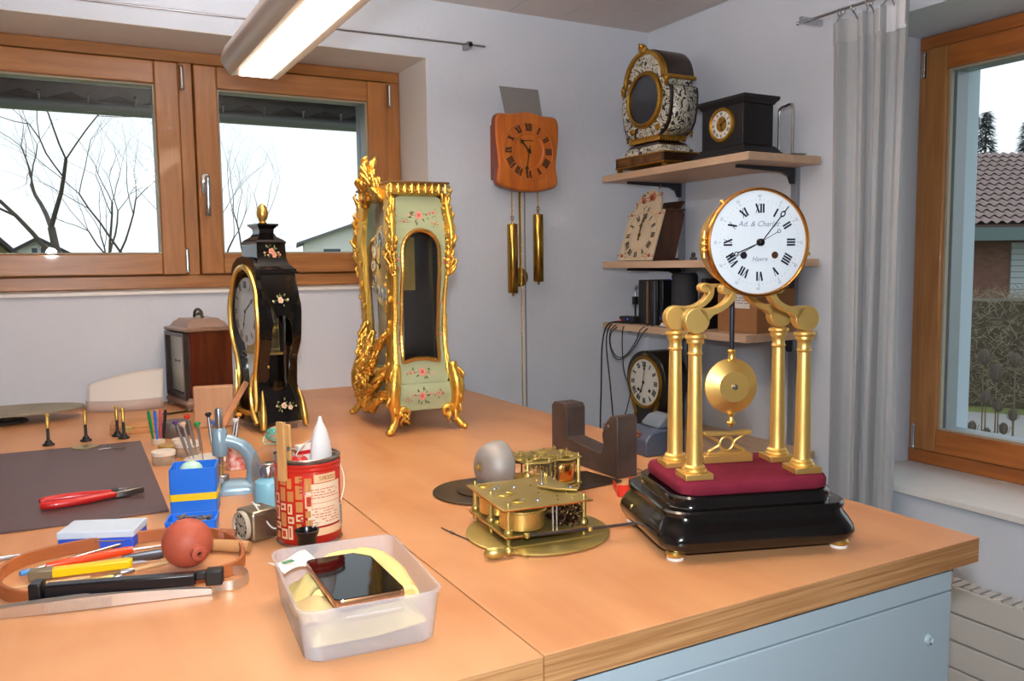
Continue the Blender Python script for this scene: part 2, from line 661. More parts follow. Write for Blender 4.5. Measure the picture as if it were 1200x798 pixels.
# blind guide rail outside the right sash
g = MB()
g.bx(1.048, 1.088, 3.06, 3.12, 1.235, 2.0)
g.bx(1.030, 1.040, 3.07, 3.11, 1.235, 2.0)
g.build('blind_rail', m_alu, w1, bevel=.003)

# ---- window_2
w2 = struct_root('window_2')
FX = 2.39
fr = MB()
fr.bx(FX, FX+.075, VY0+.003, VY1-.004, .6565, .700)
fr.bx(FX, FX+.075, VY0+.003, VY1-.004, 1.942, VZ1-.002)
fr.bx(FX+.052, FX+.074, VY0+.003, VY1-.004, .690, .722)
fr.bx(FX+.052, FX+.074, VY0+.003, VY1-.004, 1.925, 1.95)
fr.build('window_frame', m_pine_y, w2, bevel=.003)
fr = MB()
fr.bx(FX+.002, FX+.073, 1.700, VY1-.004, .700, 1.942)
fr.bx(FX+.0515, FX+.073, 1.680, 1.70, .700, 1.942)
fr.bx(FX+.002, FX+.073, VY0+.003, VY0+.04, .700, 1.942)
fr.build('window_post', m_pine_v, w2, bevel=.003)
y0, y1, z0, z1, t = VY0+.045, 1.697, .704, 1.938, .070
sa = MB()
sa.bx(FX-.018, FX+.05, y0+t, y1-t, z0, z0+t)
sa.bx(FX-.018, FX+.05, y0+t, y1-t, z1-t, z1)
sash = sa.build('window_sash', m_pine_y, w2, bevel=.004)
v = MB()
v.bx(FX-.018, FX+.05, y0, y0+t, z0, z1)
v.bx(FX-.018, FX+.05, y1-t, y1, z0, z1)
v.build('stile', m_pine_v, sash, bevel=.004)
MB().ring(rect(y0+t-.001, y1-t+.001, z0+t-.001, z1-t+.001), rect(y0+t+.006, y1-t-.007, z0+t+.005, z1-t-.006), FX-.004, FX+.010, 'yz').build('glazing_bead', M('glazing_bead'), sash)
MB().bx(FX+.013, FX+.017, y0+t-.001, y1-t+.001, z0+t-.001, z1-t+.001).build('pane', m_glass, sash)
MB().ring(rect(y0+t-.001, y1-t+.001, z0+t-.001, z1-t+.001), rect(y0+t+.004, y1-t-.012, z0+t+.004, z1-t-.005), FX+.018, FX+.07, 'yz').build('glass_spacer', m_alu, sash)
hinge(w2, FX-.012, 1.706, 1.858, 1.925)
hinge(w2, FX-.012, 1.704, .704, .776)

# ================================================================== OUTSIDE
m_grass = M('grass', (120, 130, 70), .9, var=.4, scale=2, bump=.4, bscale=20)
m_road = M('road', (150, 148, 146), .9, var=.1, scale=2)
gr = S('ground', MB().bx(-60, 80, 3.21, 90, -.35, -.12), m_grass)
gr2 = S('ground_side', MB().bx(2.58, 80, -40, 3.2, -.35, -.12), m_grass)
rd = MB()
a = Vector((6.1, 4.2, 0)); dn = Vector((.535, -.845, 0)); nn = Vector((.845, .535, 0))
rd.prism([tuple((a+dn*s+nn*q)[:2]) for s, q in ((-14, -1.1), (14, -1.1), (14, 1.35), (-14, 1.35))], -.118, -.105)
S('road', rd, m_road)

# eave with diamond slates over the back window
m_slate = M('slate_dark', (92, 92, 92), .7, var=.25, scale=14)
m_gutter = M('gutter_zinc', (128, 132, 134), .5, .3)
ev = S('eave', MB().bx(-3, 5, 3.2, 3.66, 2.10, 2.16).bx(-3, 5, 3.60, 3.66, 1.935, 2.10), M('eave_board', (70, 66, 62), .8))
hexs = MB().prism([(-.083, .06), (-.083, .02), (0, -.012), (.083, .02), (.083, .06), (0, .09)], -.004, .004, 'xz')
hme = hexs.mesh('slate', m_slate)
for i in range(26):
    for k in range(2):
        x = -1.6 + i*.161 + (.0805 if k else 0)
        inst(hme, 'slate', ev, (x-.006, 3.588-.004*k, 1.945 + k*.066), (R(-6), 0, 0))
gt = MB()
gt.grid(lambda u, v: (-3+8*u, 3.62-.06*math.sin(v*PI), 1.893+.045*(1-math.cos(v*PI))/2), 1, 8)
gt.build('gutter', m_gutter, ev, solid=.004)
stud = MB().cyl((0, 0, -.014), (0, 0, .014), .005, n=8).sphere((0, -.002, .016), .007, 8).mesh('gutter_stud', m_chrome)
for i in range(14):
    inst(stud, 'gutter_stud', ev, (-.98+i*.161+.0+.0, 3.560, 1.936))

# bare trees
m_bark = M('bare_bark', (96, 86, 78), .9, var=.3, scale=12)
def bare_tree(label, loc, h, seed, lean, levels=7, stems=1, spread=34, thick=.11, first=2.3):
    rnd = random.Random(seed)
    t = T('bare_tree', label, 'tree', loc, 0, 'bare trees outside the back window')
    trunk, br = MB(), MB()
    def grow(p, d, L, r, lv):
        pts = [p]; dd = d.copy(); q = p
        n = 4 if lv < 3 else 3
        for k in range(n):
            dd = (dd + Vector((rnd.uniform(-1, 1), rnd.uniform(-1, 1), rnd.uniform(-.35, .6)))*.16).normalized()
            q = q + dd*L/n
            pts.append(q)
        rr = [r*(1-.38*k/n) for k in range(n+1)]
        (trunk if lv == 0 else br).tube(pts, rr, 7 if lv < 2 else (4 if lv < 4 else 3))
        if lv >= levels:
            return
        nb = 3 if lv == 0 else rnd.choice((2, 3, 3))
        for k in range(nb):
            ax = Vector((rnd.uniform(-1, 1), rnd.uniform(-1, 1), rnd.uniform(-.3, .3))).normalized()
            ang = R(rnd.uniform(.5, 1.15)*spread)
            nd = (Quaternion(ax, ang) @ dd).normalized()
            nd.z = nd.z + .12
            nd.normalize()
            st = q if k < 2 else pts[-2]
            grow(st, nd, (h*rnd.uniform(.8, 1.15) if lv == 0 else L*rnd.uniform(.62, .88)), rr[-1]*rnd.uniform(.55, .75), lv+1)
    for k in range(stems):
        d = Vector((lean + (k-(stems-1)/2)*.28, rnd.uniform(-.1, .1), 1)).normalized()
        grow(Vector((k*.12, 0, 0)), d, first, thick*(1-.2*k), 0)
    trunk.build('trunk', m_bark, t)
    br.build('branches', m_bark, t)
    return t
bare_tree('tall bare tree with a leaning trunk outside the left window pane', (.06, 12, -.12), 1.0, 11, -.02, 8, 1, 46, .075, 2.0)
bare_tree('many-stemmed bare tree outside the left pane, right of the leaning one', (.80, 13, -.12), .85, 5, .05, 7, 3, 42, .045, 1.7)
bare_tree('low bare tree outside the right window pane, behind the window handle', (2.35, 14, -.12), .70, 23, .0, 7, 2, 44, .045, 1.65)

def house(name, label, loc, rz, w, d, h, rh, wc, rc, cat='house', win=()):
    t = T(name, label, cat, loc, rz, 'houses outside the windows')
    b = MB()
    b.prism([(-w/2, 0), (w/2, 0), (w/2, h), (0, h+rh), (-w/2, h)], -d/2, d/2, 'xz')
    b.build('house_wall', wc, t)
    r = MB()
    k = .35
    for sx in (-1, 1):
        r.loft([[(0, y, h+rh+.12), (sx*(w/2+k), y, h-rh*k*2/w+.12), (sx*(w/2+k), y, h-rh*k*2/w), (0, y, h+rh)] for y in (-d/2-k, d/2+k)])
    r.build('roof', rc, t)
    for (x, z, ww, hh) in win:
        f = MB().ring(rect(x-ww/2-.06, x+ww/2+.06, z-hh/2-.06, z+hh/2+.06), rect(x-ww/2, x+ww/2, z-hh/2, z+hh/2), -d/2-.05, -d/2+.01, 'xz').build('window', M('white_paint', (225, 225, 222), .6), t)
        MB().bx(x-ww/2, x+ww/2, -d/2-.02, -d/2-.01, z-hh/2, z+hh/2).build('window_pane', M('far_glass', (70, 84, 96), .1), f)
    return t
m_roofd = M('roof_dark', (66, 62, 62), .8, var=.2, scale=2)
m_roofg = M('roof_grey', (120, 120, 122), .8, var=.2, scale=2)
m_wh = M('house_white', (226, 226, 220), .8)
m_och = M('house_moss', (150, 140, 84), .8, var=.4, scale=1.5)
house('house', 'dark-roofed house low at the left edge behind the left tree', (-2.55, 26, -.12), 14, 4.0, 6, .8, 2.0, m_och, m_roofd)
house('house', 'small white gabled house low behind the left bare tree', (-.45, 36, -.12), 0, 1.5, 3, 2.1, .42, m_wh, m_roofd, win=[(-.12, 2.12, .18, .24), (.16, 2.12, .18, .24)])
house('house', 'distant grey-roofed house low in the right window pane', (13.4, 42, -.12), -14, 4.6, 5, 2.6, .8, m_wh, m_roofg, win=[(-1, 1.9, .8, .8), (1, 1.9, .8, .8)])

# house across the road seen through the right window
hh = T('tiled_house', 'brick house with a brown tiled roof across the road', 'house', (14.2, 8.6, -.12), -32.3-90+90+2)
H = MB()
H.bx(-7, 8, 0, 6, 0, 1.98)
m_brick = M('brick_wall', (128, 92, 80), .9, var=.3, scale=6, stretch=(1, 1, 3))
H.build('brick_wall', m_brick, hh)
slope = math.atan2(1.75, 3.2)
MB().loft([[(-7.5, -.55, 1.88), (8.5, -.55, 1.88), (8.5, 2.9, 3.42), (-7.5, 2.9, 3.42)], [(-7.5, -.55, 1.98), (8.5, -.55, 1.98), (8.5, 2.9, 3.52), (-7.5, 2.9, 3.52)]]).bx(-7.5, 8.5, 2.9, 6.5, 3.40, 3.52).build('roof', M('roof_under', (96, 78, 74), .8), hh)
m_tile = M('roof_tile', (142, 122, 118), .75, var=.2, scale=9)
rowm = MB()
n = 64
rowm.grid(lambda u, v: (-2.6+5.4*u, -.62+v*.30, 1.985+v*.135 + .022*math.sin(u*n*PI)*1.0 + (.035*(1-v))), 256, 1)
rm = rowm.mesh('tile_course', m_tile)
for k in range(14):
    inst(rm, 'tile_course', hh, (0, k*.245, k*.1095))
MB().bx(-7.5, 8.5, -.64, -.52, 1.72, 1.93).build('fascia', M('fascia_green', (92, 108, 110), .6), hh)
sh = MB()
for k in range(12):
    sh.bx(.13, 1.7, -.04, .0, .5+k*.10, .592+k*.10)
sh.build('roller_shutter', M('shutter_grey', (170, 178, 184), .6), hh)

def conifer(loc, h, w, seed, label):
    rnd = random.Random(seed)
    t = T('conifer', label, 'tree', loc, 0, 'conifers behind the tiled house')
    MB().cyl((0, 0, 0), (0, 0, h*.95), w*.07, .03, 8).build('trunk', m_bark, t)
    b = MB()
    for k in range(2600):
        z = h*(.12+.86*rnd.random()**.9)
        rr = w*(1.02-z/h)*(.35+.65*rnd.random())
        a = rnd.uniform(0, 2*PI)
        s = .07*h*rnd.uniform(.35, .7)
        p = Vector((rr*math.cos(a), rr*math.sin(a), z))
        d = Vector((math.cos(a), math.sin(a), -.35+rnd.uniform(-.3, .5))).normalized()
        u = d.cross(Vector((0, 0, 1))).normalized()*s*.2
        b.add([p+u, p-u, p+d*s], [(0, 1, 2)])
    b.build('foliage', M('conifer_haze_grey', (132, 140, 142), .9), t, flip=False)  # foliage greyed and lightened: distance haze put into its colour
conifer((25.6, 17.0, -.12), 6.4, 1.3, 1, 'tall dark conifer left of the roof ridge outside the right window')
conifer((26.9, 17.0, -.12), 6.3, 1.3, 2, 'dark conifer behind the roof, second from the window edge')
conifer((26.8, 15.6, -.12), 5.8, 1.2, 3, 'shorter dark conifer behind the middle of the tiled roof')
conifer((29.0, 15.3, -.12), 7.0, 1.4, 4, 'dark conifer behind the roof at the right photo edge')
conifer((28.9, 19.5, -.12), 5.6, 1.2, 6, 'small pale conifer half hidden at the window edge')

# hedge of bare twigs
hd = T('hedge', 'bare twiggy clipped hedge along the road outside the right window', 'hedge', (7.9, 4.95, -.12), -57.6)
rnd = random.Random(4)
MB().bx(-3.2, 4, -.12, .55, 0, 1.02).build('core', M('hedge_core', (92, 82, 66), .95, var=.5, scale=9, bump=.8, bscale=14), hd)
tw = MB()
for k in range(9500):
    x = rnd.uniform(-3.2, 4)
    y = rnd.uniform(-.26, -.1) if rnd.random() < .8 else rnd.uniform(-.2, .6)
    z = rnd.uniform(.03, 1.12) if y < -.09 else rnd.uniform(1.0, 1.13)
    d = Vector((rnd.uniform(-1, 1), rnd.uniform(-.5, .2), rnd.uniform(-.4, 1))).normalized()*rnd.uniform(.06, .17)
    p = Vector((x, y, z))
    if (p+d).z < .01 or (p+d).z > 1.2:
        continue
    u = d.cross(Vector((0, 1, .2))).normalized()*.003
    tw.add([p-u, p+u, p+d], [(0, 1, 2)])
o = tw.build('twigs', M('hedge_twig', (158, 144, 120), .9, var=.4, scale=5), hd, flip=False)
o['kind'] = 'stuff'

# teasels just outside the right window
m_teas = M('teasel_head', (104, 92, 82), .95, bump=.8, bscale=300)
m_stem = M('teasel_stem', (128, 110, 84), .9)
heads = [(3.054, 1.905, .934, 1.25), (3.077, 1.868, .875, 1.45), (3.060, 1.896, .779, 1.05), (3.082, 1.860, .753, 1.0), (3.107, 1.819, .721, .95), (3.038, 1.931, .665, .9), (3.064, 1.890, .643, .9), (3.092, 1.843, .667, .9), (3.107, 1.818, .926, 1.15)]
where = ['tallest on the left', 'largest, high in the middle', 'below the tallest pair, left of middle', 'below the largest head', 'low at the right', 'lowest at the left edge', 'low, second from the left', 'low, between the two lowest stems', 'high at the right photo edge']
for i, (x, y, z, s) in enumerate(heads):
    g = T('teasel', 'dry teasel seed head outside the right window, ' + where[i], 'plant', (x, y, -.12), 0, 'dry teasels outside the right window')
    zz = z+.12
    MB().tube(smooth_poly([(.05-.02*i % .06, .03, 0), (.02, .01, zz*.5), (0, 0, zz-.02)], 4, False), .0025, 6).build('stem', m_stem, g)
    hd_ = MB().sphere((0, 0, zz), .0170*s, 12, (1, 1, 1.45))
    for k in range(70):
        a = k*2.39996; q = 1-2*(k+.5)/70
        p = Vector((math.cos(a)*math.sqrt(1-q*q), math.sin(a)*math.sqrt(1-q*q), q*1.45))*.0170*s
        e = p.normalized()*.005*s
        u = e.cross(Vector((.3, .2, 1))).normalized()*.0011
        c = Vector((0, 0, zz))
        hd_.add([c+p-u, c+p+u, c+p+e], [(0, 1, 2)])
    hd_.build('seed_head', m_teas, g)
    br = MB()
    for k in range(5):
        a = k*1.256
        br.tube([(0, 0, zz-.02*s), (math.cos(a)*.02*s, math.sin(a)*.02*s, zz-.014*s), (math.cos(a)*.026*s, math.sin(a)*.026*s, zz+.012*s)], .0012, 4)
    br.build('bract', m_stem, g)

# ================================================================== ROOM FITTINGS
# worktop boards, cabinet, rail
m_top = wood_mat('worktop_ply', (206, 148, 100), (190, 128, 82), axis=1, scale=2.6, rough=.42, ratio=5, bump=.02, c3=(210, 156, 110))
def ply_edge(name):
    m = bpy.data.materials.new(name)
    m.use_nodes = True
    nt = m.node_tree
    b = nt.nodes['Principled BSDF']
    b.inputs['Roughness'].default_value = .6
    tc = nt.nodes.new('ShaderNodeTexCoord')
    mp = nt.nodes.new('ShaderNodeMapping')
    mp.inputs['Scale'].default_value = (1.2, 1.2, 60)
    nt.links.new(tc.outputs['Object'], mp.inputs['Vector'])
    nz = nt.nodes.new('ShaderNodeTexNoise')
    nz.inputs['Scale'].default_value = 3.2
    nz.inputs['Detail'].default_value = 5
    nt.links.new(mp.outputs['Vector'], nz.inputs['Vector'])
    rp = nt.nodes.new('ShaderNodeValToRGB')
    rp.color_ramp.elements[0].position = .35
    rp.color_ramp.elements[1].position = .65
    rp.color_ramp.elements[0].color = lin((160, 108, 62))
    rp.color_ramp.elements[1].color = lin((206, 156, 104))
    nt.links.new(nz.outputs['Fac'], rp.inputs['Fac'])
    nt.links.new(rp.outputs['Color'], b.inputs['Base Color'])
    return m
m_edge = ply_edge('worktop_edge_ply')
TZ = .90
def worktop(label, x0, x1, y0, y1):
    t = T('worktop', label, 'worktop', (x0, y0, TZ))
    MB().bx(0, x1-x0, 0, y1-y0, -.0025, 0).build('top_veneer', m_top, t, bevel=.0008)
    MB().bx(.0005, x1-x0-.0005, .0005, y1-y0-.0005, -.036, -.0025).build('plywood_core', m_edge, t)
    return t
worktop('wide birch plywood worktop carrying the column clock and clock movements', .4215, 1.153, .715, 2.723)
worktop('plywood worktop left of the seam, carrying mat, tools and tin', -1.25, .4195, .713, 2.723)

m_cab = M('cabinet_blue_grey', (176, 194, 204), .45, var=.03, scale=2)
cb = T('cabinet', 'pale blue-grey metal cabinet under the worktop corner', 'cabinet', (.70, .742, 0))
MB().bx(-.33, .415, 0, 1.0, .03, .8625).build('body', m_cab, cb, bevel=.002)
dr = MB().bx(-.33, .4145, -.012, -.001, .824, .8615).build('top_rail', m_cab, cb, bevel=.0015)
dd = MB().bx(-.33, .4145, -.012, -.001, .05, .822).build('door', m_cab, cb, bevel=.0015)
lk = MB().lathe([(.008, 0), (.008, .003), (.0055, .0045), (.0055, .0025)], face(.365, -.012, .762), 18)
lk.build('lock', m_cab, dd)
MB().bx(.3640, .3662, -.0165, -.0160, .7555, .7580).build('keyhole', M('black_hole', (20, 20, 20), .6), dd)
MB().bx(-.32, .40, .02, .98, 0, .03).build('plinth', M('plinth_dark', (60, 62, 64), .6), cb)
tag(MB().bx(1.119, 1.146, .748, 2.6, .822, .863).build('support_rail', M('rail_wood', (190, 160, 128), .6), None, bevel=.001), 'short pale wooden rail under the worktop right edge', 'rail')
# trestle legs under the left worktop so that it stands
lg = T('bench_trestle', 'pale wooden trestle under the left worktop', 'trestle', (-.9, 1.7, 0))
for y in (-.7, .7):
    MB().bx(-.03, .03, y-.03, y+.03, 0, .8635).build('leg', M('rail_wood'), lg)
MB().bx(-.02, .02, -.67, .67, .3, .36).build('stretcher', M('rail_wood'), lg)

# radiator under the right window
m_rad = M('radiator_white', (206, 204, 198), .4)
rd = T('radiator', 'low white panel radiator with long horizontal slats under right window', 'radiator', (2.03, .95, 0))
for k in range(5):
    MB().bx(0, .012, -.85, .78, .372-.0742*k+.002, .434-.0742*k+.0095).build('slat', m_rad, rd, bevel=.002)
MB().bx(.014, .06, -.85, .78, .06, .44).build('core', M('radiator_core', (60, 60, 62), .7), rd)
gm = MB()
for k in range(60):
    gm.bx(.012, .06, -.85+k*.027, -.85+k*.027+.02, .441, .446)
gm.build('top_grille', m_rad, rd)
for y in (-.6, .6):
    MB().bx(.05, .0805, y-.02, y+.02, .2, .4).build('bracket', m_rad, rd)
for y in (-.7, .7):
    MB().bx(.012, .05, y-.02, y+.02, 0, .08).build('foot', m_rad, rd)

# ceiling lamp
lp = T('pendant_lamp', 'long pale strip lamp hanging over the workbench', 'lamp', (.471, 2.225, 1.78))
m_lamp = M('lamp_housing', (196, 186, 176), .35, .15)
prof = [(-.040, .003), (-.058, 0), (-.066, .008), (-.082, .035), (-.070, .068), (-.035, .088), (0, .094), (.035, .088), (.070, .068), (.082, .035), (.066, .008), (.058, 0), (.040, .003)]
LL = 1.62
MB().loft([[(x*k, y, z*k + dz) for x, z in prof] for y, k, dz in ((0, .96, .002), (-.012, 1, 0), (-LL+.012, 1, 0), (-LL, .96, .002))]).build('housing', m_lamp, lp, angle=50)
m_diff = M('lamp_diffuser', (255, 250, 240), .4, emit=13.0, ecol=(255, 230, 202))
m_up = M('added_uplight_glow', (255, 250, 240), .4, emit=62.0, ecol=(255, 250, 246))  # upward glow added to brighten the ceiling and upper walls
MB().bx(-.038, .038, -LL+.03, -.022, -.0005, .004).build('diffuser', m_diff, lp)
MB().bx(-.030, .030, -LL+.03, -.03, .0935, .0965).build('added_uplight', m_up, lp)  # glowing strip added on top of the housing as extra room light
for y in (-.28, -LL+.3):
    c = MB()
    for k in range(22):
        c.torus(.0058, .0017, Matrix.Translation((0, y, .098+.0145*k)) @ Matrix.Rotation(R(90*(k % 2)), 4, 'Z') @ Matrix.Rotation(R(90), 4, 'X') @ Matrix.Diagonal((1, 1.6, 1, 1)), 10, 5)
    c.build('chain', M('black_iron', (26, 26, 28), .5, .4), lp)

# curtain wire over the back window
cw = T('curtain_rod', 'thin steel curtain wire on the wall above the left window', 'curtain rod', (0, 2.68, 2.055))
MB().cyl((-.5, 0, -.01), (1.365, 0, .006), .0032, n=10).build('rod', m_steel, cw)
b = MB().bx(1.296, 1.312, -.006, .0445, -.006, .016)
b.build('bracket', m_steel, cw, bevel=.001)
MB().cyl((1.304, -.010, .005), (1.304, .008, .005), .0075, n=14).build('rod_stop', M('dark_steel', (60, 60, 62), .4, 1), cw)
MB().bx(-.46, -.444, -.006, .0445, -.018, .006).build('bracket', m_steel, cw, bevel=.001)

# curtain rod with rings and the grey curtain by the right window
cr = T('curtain_rod', 'steel curtain rod with bracket above the grey curtain', 'curtain rod', (2.05, 0, 2.016))
MB().cyl((0, 1.905, .012), (0, .3, .0), .0042, n=10).build('rod', m_steel, cr)
MB().bx(-.03, .0605, 1.862, 1.874, .0005, .020).build('bracket', m_chrome, cr, bevel=.001)
MB().bx(-.006, .0605, .36, .372, -.01, .012).build('bracket', m_chrome, cr, bevel=.001)
MB().sphere((0, 1.905, .012), .006, 10).build('finial', m_chrome, cr)

ct = T('curtain', 'sheer grey curtain gathered to the left of the right window', 'curtain', (2.05, 1.66, 0))
def cur(u, v):
    # u across (0 = near the shelves), v from top to bottom
    z = 1.998 - v*1.45
    q = u + .030*math.sin(u*9.0+1.0) + .012*math.sin(v*4+u*6)
    amp = (.016 + .012*v)*(.6+.6*math.sin(u*5.2+.6)**2)
    x = amp*math.sin(q*2*PI*3.7 + .8) + .007*math.sin(q*2*PI*7.9+v*1.5) + .0035*math.sin(q*2*PI*17+v*3)
    y = .118 - u*.262 + .014*math.sin(q*2*PI*3.7+2.0) + .018*v*(u-.5)
    y += -.010*v
    return (x - .004*v, y, z)
m_curt = M('curtain_voile', (178, 181, 184), .9, var=.08, scale=240, stretch=(1, 1, .15), sheen=.2)
c = MB().grid(cur, 130, 40)
c.build('cloth', m_curt, ct, flip=False)
c = MB().grid(lambda u, v: tuple(Vector(cur(u, v*.045)) + Vector((-.0035, 0, .001))), 130, 3)
c.build('top_hem', M('curtain_band', (184, 187, 190), .9), ct, flip=False)
c = MB().grid(lambda u, v: tuple(Vector(cur(.70+.3*u, v*.05)) + Vector((-.0065, 0, .001))), 30, 3)
c.build('heading_tape', M('curtain_tape', (224, 226, 230), .85), ct, flip=False)
for k in range(8):
    u = .06 + k*.125
    p = cur(u, 0)
    MB().torus(.009, .0014, Matrix.Translation((0, p[1], 2.022)) @ Matrix.Rotation(R(90), 4, 'X'), 16, 6).tube([(0, p[1], 2.013), (p[0]*.5, p[1], 2.004), (p[0]-.004, p[1], 1.992)], .0022, 6).build('curtain_ring', m_chrome, ct)

# ================================================================== CLOCKS ON THE WORKTOP
m_gold = M('gilt_brass', (232, 192, 104), .34, .9, var=.12, scale=30)
m_gold_s = M('satin_gilt', (230, 194, 114), .42, .88, bump=.06, bscale=500)
m_ormolu = M('ormolu', (244, 196, 92), .28, .9, var=.2, scale=60, bump=.35, bscale=160)
m_brass = M('aged_brass', (204, 182, 112), .36, .88, var=.18, scale=40)
m_black = M('black_lacquer', (14, 12, 12), .14, coat=.5)
m_velvet = M('burgundy_velvet', (124, 40, 58), 1.0, var=.3, scale=14, bump=.1, bscale=400, spec=.1)
m_white_e = M('white_enamel', (204, 212, 219), .25, coat=.2)
m_ink = M('black_ink', (18, 16, 30), .5)
m_inkf = M('faint_ink', (120, 128, 146), .6)
m_dark = M('dark_iron', (38, 36, 40), .35, .8)
m_felt = M('white_felt', (230, 226, 220), .95)
m_clear = glass_mat('clear_glass', (.97, .98, .97), .05)

# ---------------- the column clock
pc = T('column_clock', 'gilt four-column clock with white enamel dial on black base', 'clock', (.8615, .913, TZ), -18.5)
b = MB()
secs = []
for wv, dv, z in ((.246, .186, .0125), (.272, .212, .0125), (.284, .224, .018), (.289, .229, .026), (.286, .226, .034), (.276, .216, .044), (.266, .206, .052), (.263, .203, .058), (.268, .207, .059), (.268, .207, .0645), (.264, .203, .067), (.240, .180, .0675), (.238, .178, .0700), (.238, .178, .080), (.234, .174, .083)):
    secs.append((rrect(wv, dv, .034, 8), z))
b.stack(secs)
b.build('base', m_black, pc, angle=35)
b = MB()
b.stack([(rrect(wv, dv, .026, 8, 0, -.008), z) for wv, dv, z in ((.214, .152, .0832), (.222, .160, .0860), (.2225, .1605, .096), (.219, .157, .1005), (.210, .148, .1028))])
b.build('velvet_pad', m_velvet, pc, angle=60)
for sx in (-1, 1):
    for sy in (-1, 1):
        f = MB().lathe([(.008, .0035), (.0125, .005), (.0135, .009), (.011, .0124)], Matrix.Translation((sx*.121, sy*.088, 0)), 20).build('foot', m_gold, pc)
        MB().lathe([(.0115, 0), (.012, .002), (.0105, .0034)], Matrix.Translation((sx*.121, sy*.088, 0)), 20).build('felt_pad', m_felt, f)
ZV = .1029
colp = [(.0165, .0085), (.0175, .0105), (.0165, .0125), (.0145, .0135), (.0150, .0155), (.0135, .0175), (.0118, .0185), (.0112, .022), (.0108, .06), (.0098, .12), (.0088, .168), (.0086, .170), (.0098, .1715), (.0105, .173), (.0098, .1745), (.0090, .176), (.0090, .184), (.0100, .186), (.0118, .188), (.0122, .190), (.0118, .192), (.0138, .1935), (.0150, .1955), (.0140, .1985), (.0100, .2000)]
for sx in (-1, 1):
    for y in (-.056, .018):
        m = Matrix.Translation((sx*.081, y, ZV))
        cl = MB().lathe(colp, m, 28).build('column', m_gold_s, pc, angle=30)
        MB().box((sx*.081, y, ZV+.0042), (.040, .040, .0084)).build('plinth_block', m_gold_s, cl, bevel=.0008)
        # scroll arm, a flat casting in the front plane
        a = MB()
        cx, cz = sx*.081, ZV+.218
        lp_ = [(cx+.0175*math.cos(t), cz+.0175*math.sin(t)) for t in [2*PI*i/30 for i in range(30)]]
        a.prism(lp_, y-.0085, y+.0085, 'xz')
        top = smooth_poly([(-.080, .2355), (-.064, .2345), (-.052, .2365), (-.040, .2435), (-.033, .2545), (-.0325, .262)], 6, False)
        bot = smooth_poly([(-.066, .2160), (-.058, .2250), (-.049, .2285), (-.0370, .2355), (-.0265, .2470), (-.0240, .262)], 6, False)
        poly = [(p.x*(-sx), p.y+ZV) for p in top] + [(p.x*(-sx), p.y+ZV) for p in reversed(bot)]
        a.prism(poly, y-.0085, y+.0085, 'xz')
        ec = (sx*.0375, ZV+.2605)
        a.prism([(ec[0]+.0088*math.cos(t), ec[1]+.0072*math.sin(t)) for t in [2*PI*i/20 for i in range(20)]], y-.0085, y+.0085, 'xz')
        arm = a.build('scroll_arm', m_gold_s, pc, bevel=.0012)
        MB().box((sx*.026, y, ZV+.2635), (.030, .017, .005)).build('arm_plate', m_gold_s, arm, bevel=.0006)
# drum, bezel, dial
ZD_ = .4262
F0 = face(0, 0, ZD_)
dr = MB()
dr.lathe([(.050, .0), (.0575, .0), (.0600, .004), (.0600, .056), (.0590, .058)], F0 @ Matrix.Translation((0, 0, .012)), 56)
drum = dr.build('drum_case', m_gold, pc)
bz = MB().lathe([(.0690, .0), (.0722, .0), (.0738, .004), (.0740, .010), (.0728, .0140), (.0712, .0150), (.0698, .0140), (.0692, .012), (.0690, .008)], F0 @ Matrix.Translation((0, 0, .066)), 72)
bz.build('bezel', M('bezel_gilt', (186, 128, 62), .26, 1.0), pc)
hg = MB()
for z in (-.010, -.002, .006):
    hg.sphere((-.0765, -.074, ZD_+z), .0042, 10)
hg.cyl((-.0765, -.074, ZD_-.02), (-.0765, -.074, ZD_+.016), .0022)
hg.sphere((-.0505, -.072, ZD_+.0545), .0035, 10).cyl((.0745, -.07, ZD_-.016), (.0785, -.07, ZD_-.016), .0025)
hg.build('bezel_hinge', m_gold, pc)
dprof = [(.0695, .066+.010)] + [(.0695*math.cos(t), .066+.010+.0035*math.sin(t)) for t in [PI/2*i/8 for i in range(1, 8)]] + [(.0003, .066+.0135)]
di = MB().lathe(dprof, F0, 64).build('dial', m_white_e, pc)
FD = face(0, -.0790, ZD_)
for k in range(12):
    nm = MB()
    m = FD @ Matrix.Rotation(-2*PI*k/12, 4, 'Z') @ Matrix.Translation((0, .0455, .0008))
    roman(nm, ROM[k], .0122, m, .20, .06)
    nm.build('numeral', m_ink, di)
mk = MB()
for k in range(60):
    m = FD @ Matrix.Rotation(-2*PI*k/60, 4, 'Z')
    if k % 5:
        mk.prism([(p[0], p[1]+.0565) for p in circ(.00045, 6)], .0002, .0006, 'xy', m)
    else:
        stroke(mk, 0, .0552, 0, .0590, .0006, m @ Matrix.Translation((0, 0, .0002)))
mk.build('minute_track', M('track_ink', (120, 122, 140), .5), di)
tx = MB()
for k in range(12):
    m = FD @ Matrix.Rotation(-2*PI*k/12, 4, 'Z') @ Matrix.Translation((0, .0620, -.0012))
    text_mesh(tx, str(k*5 if k else 60), .0052, m, .15, .0001)
text_mesh(tx, 'Ad. & Charlet', .0105, FD @ Matrix.Translation((-.002, .0245, .0010)), .35, .0001)
text_mesh(tx, 'Havre', .0092, FD @ Matrix.Translation((0, -.0225, .0010)), .35, .0001)
tx.build('signature', m_inkf, di, flip=False)
hn = MB()
hand_mesh(hn, .0615, 39, FD, .0012, 0, 'breguet', .0005, .0055)
hn.build('minute_hand', m_dark, pc)
hn = MB()
hand_mesh(hn, .0480, 247, FD, .0014, 0, 'breguet', .0005, .0040)
hn.build('hour_hand', m_dark, pc)
hn = MB()
m = FD @ Matrix.Rotation(-R(241), 4, 'Z') @ Matrix.Translation((0, 0, .0025))
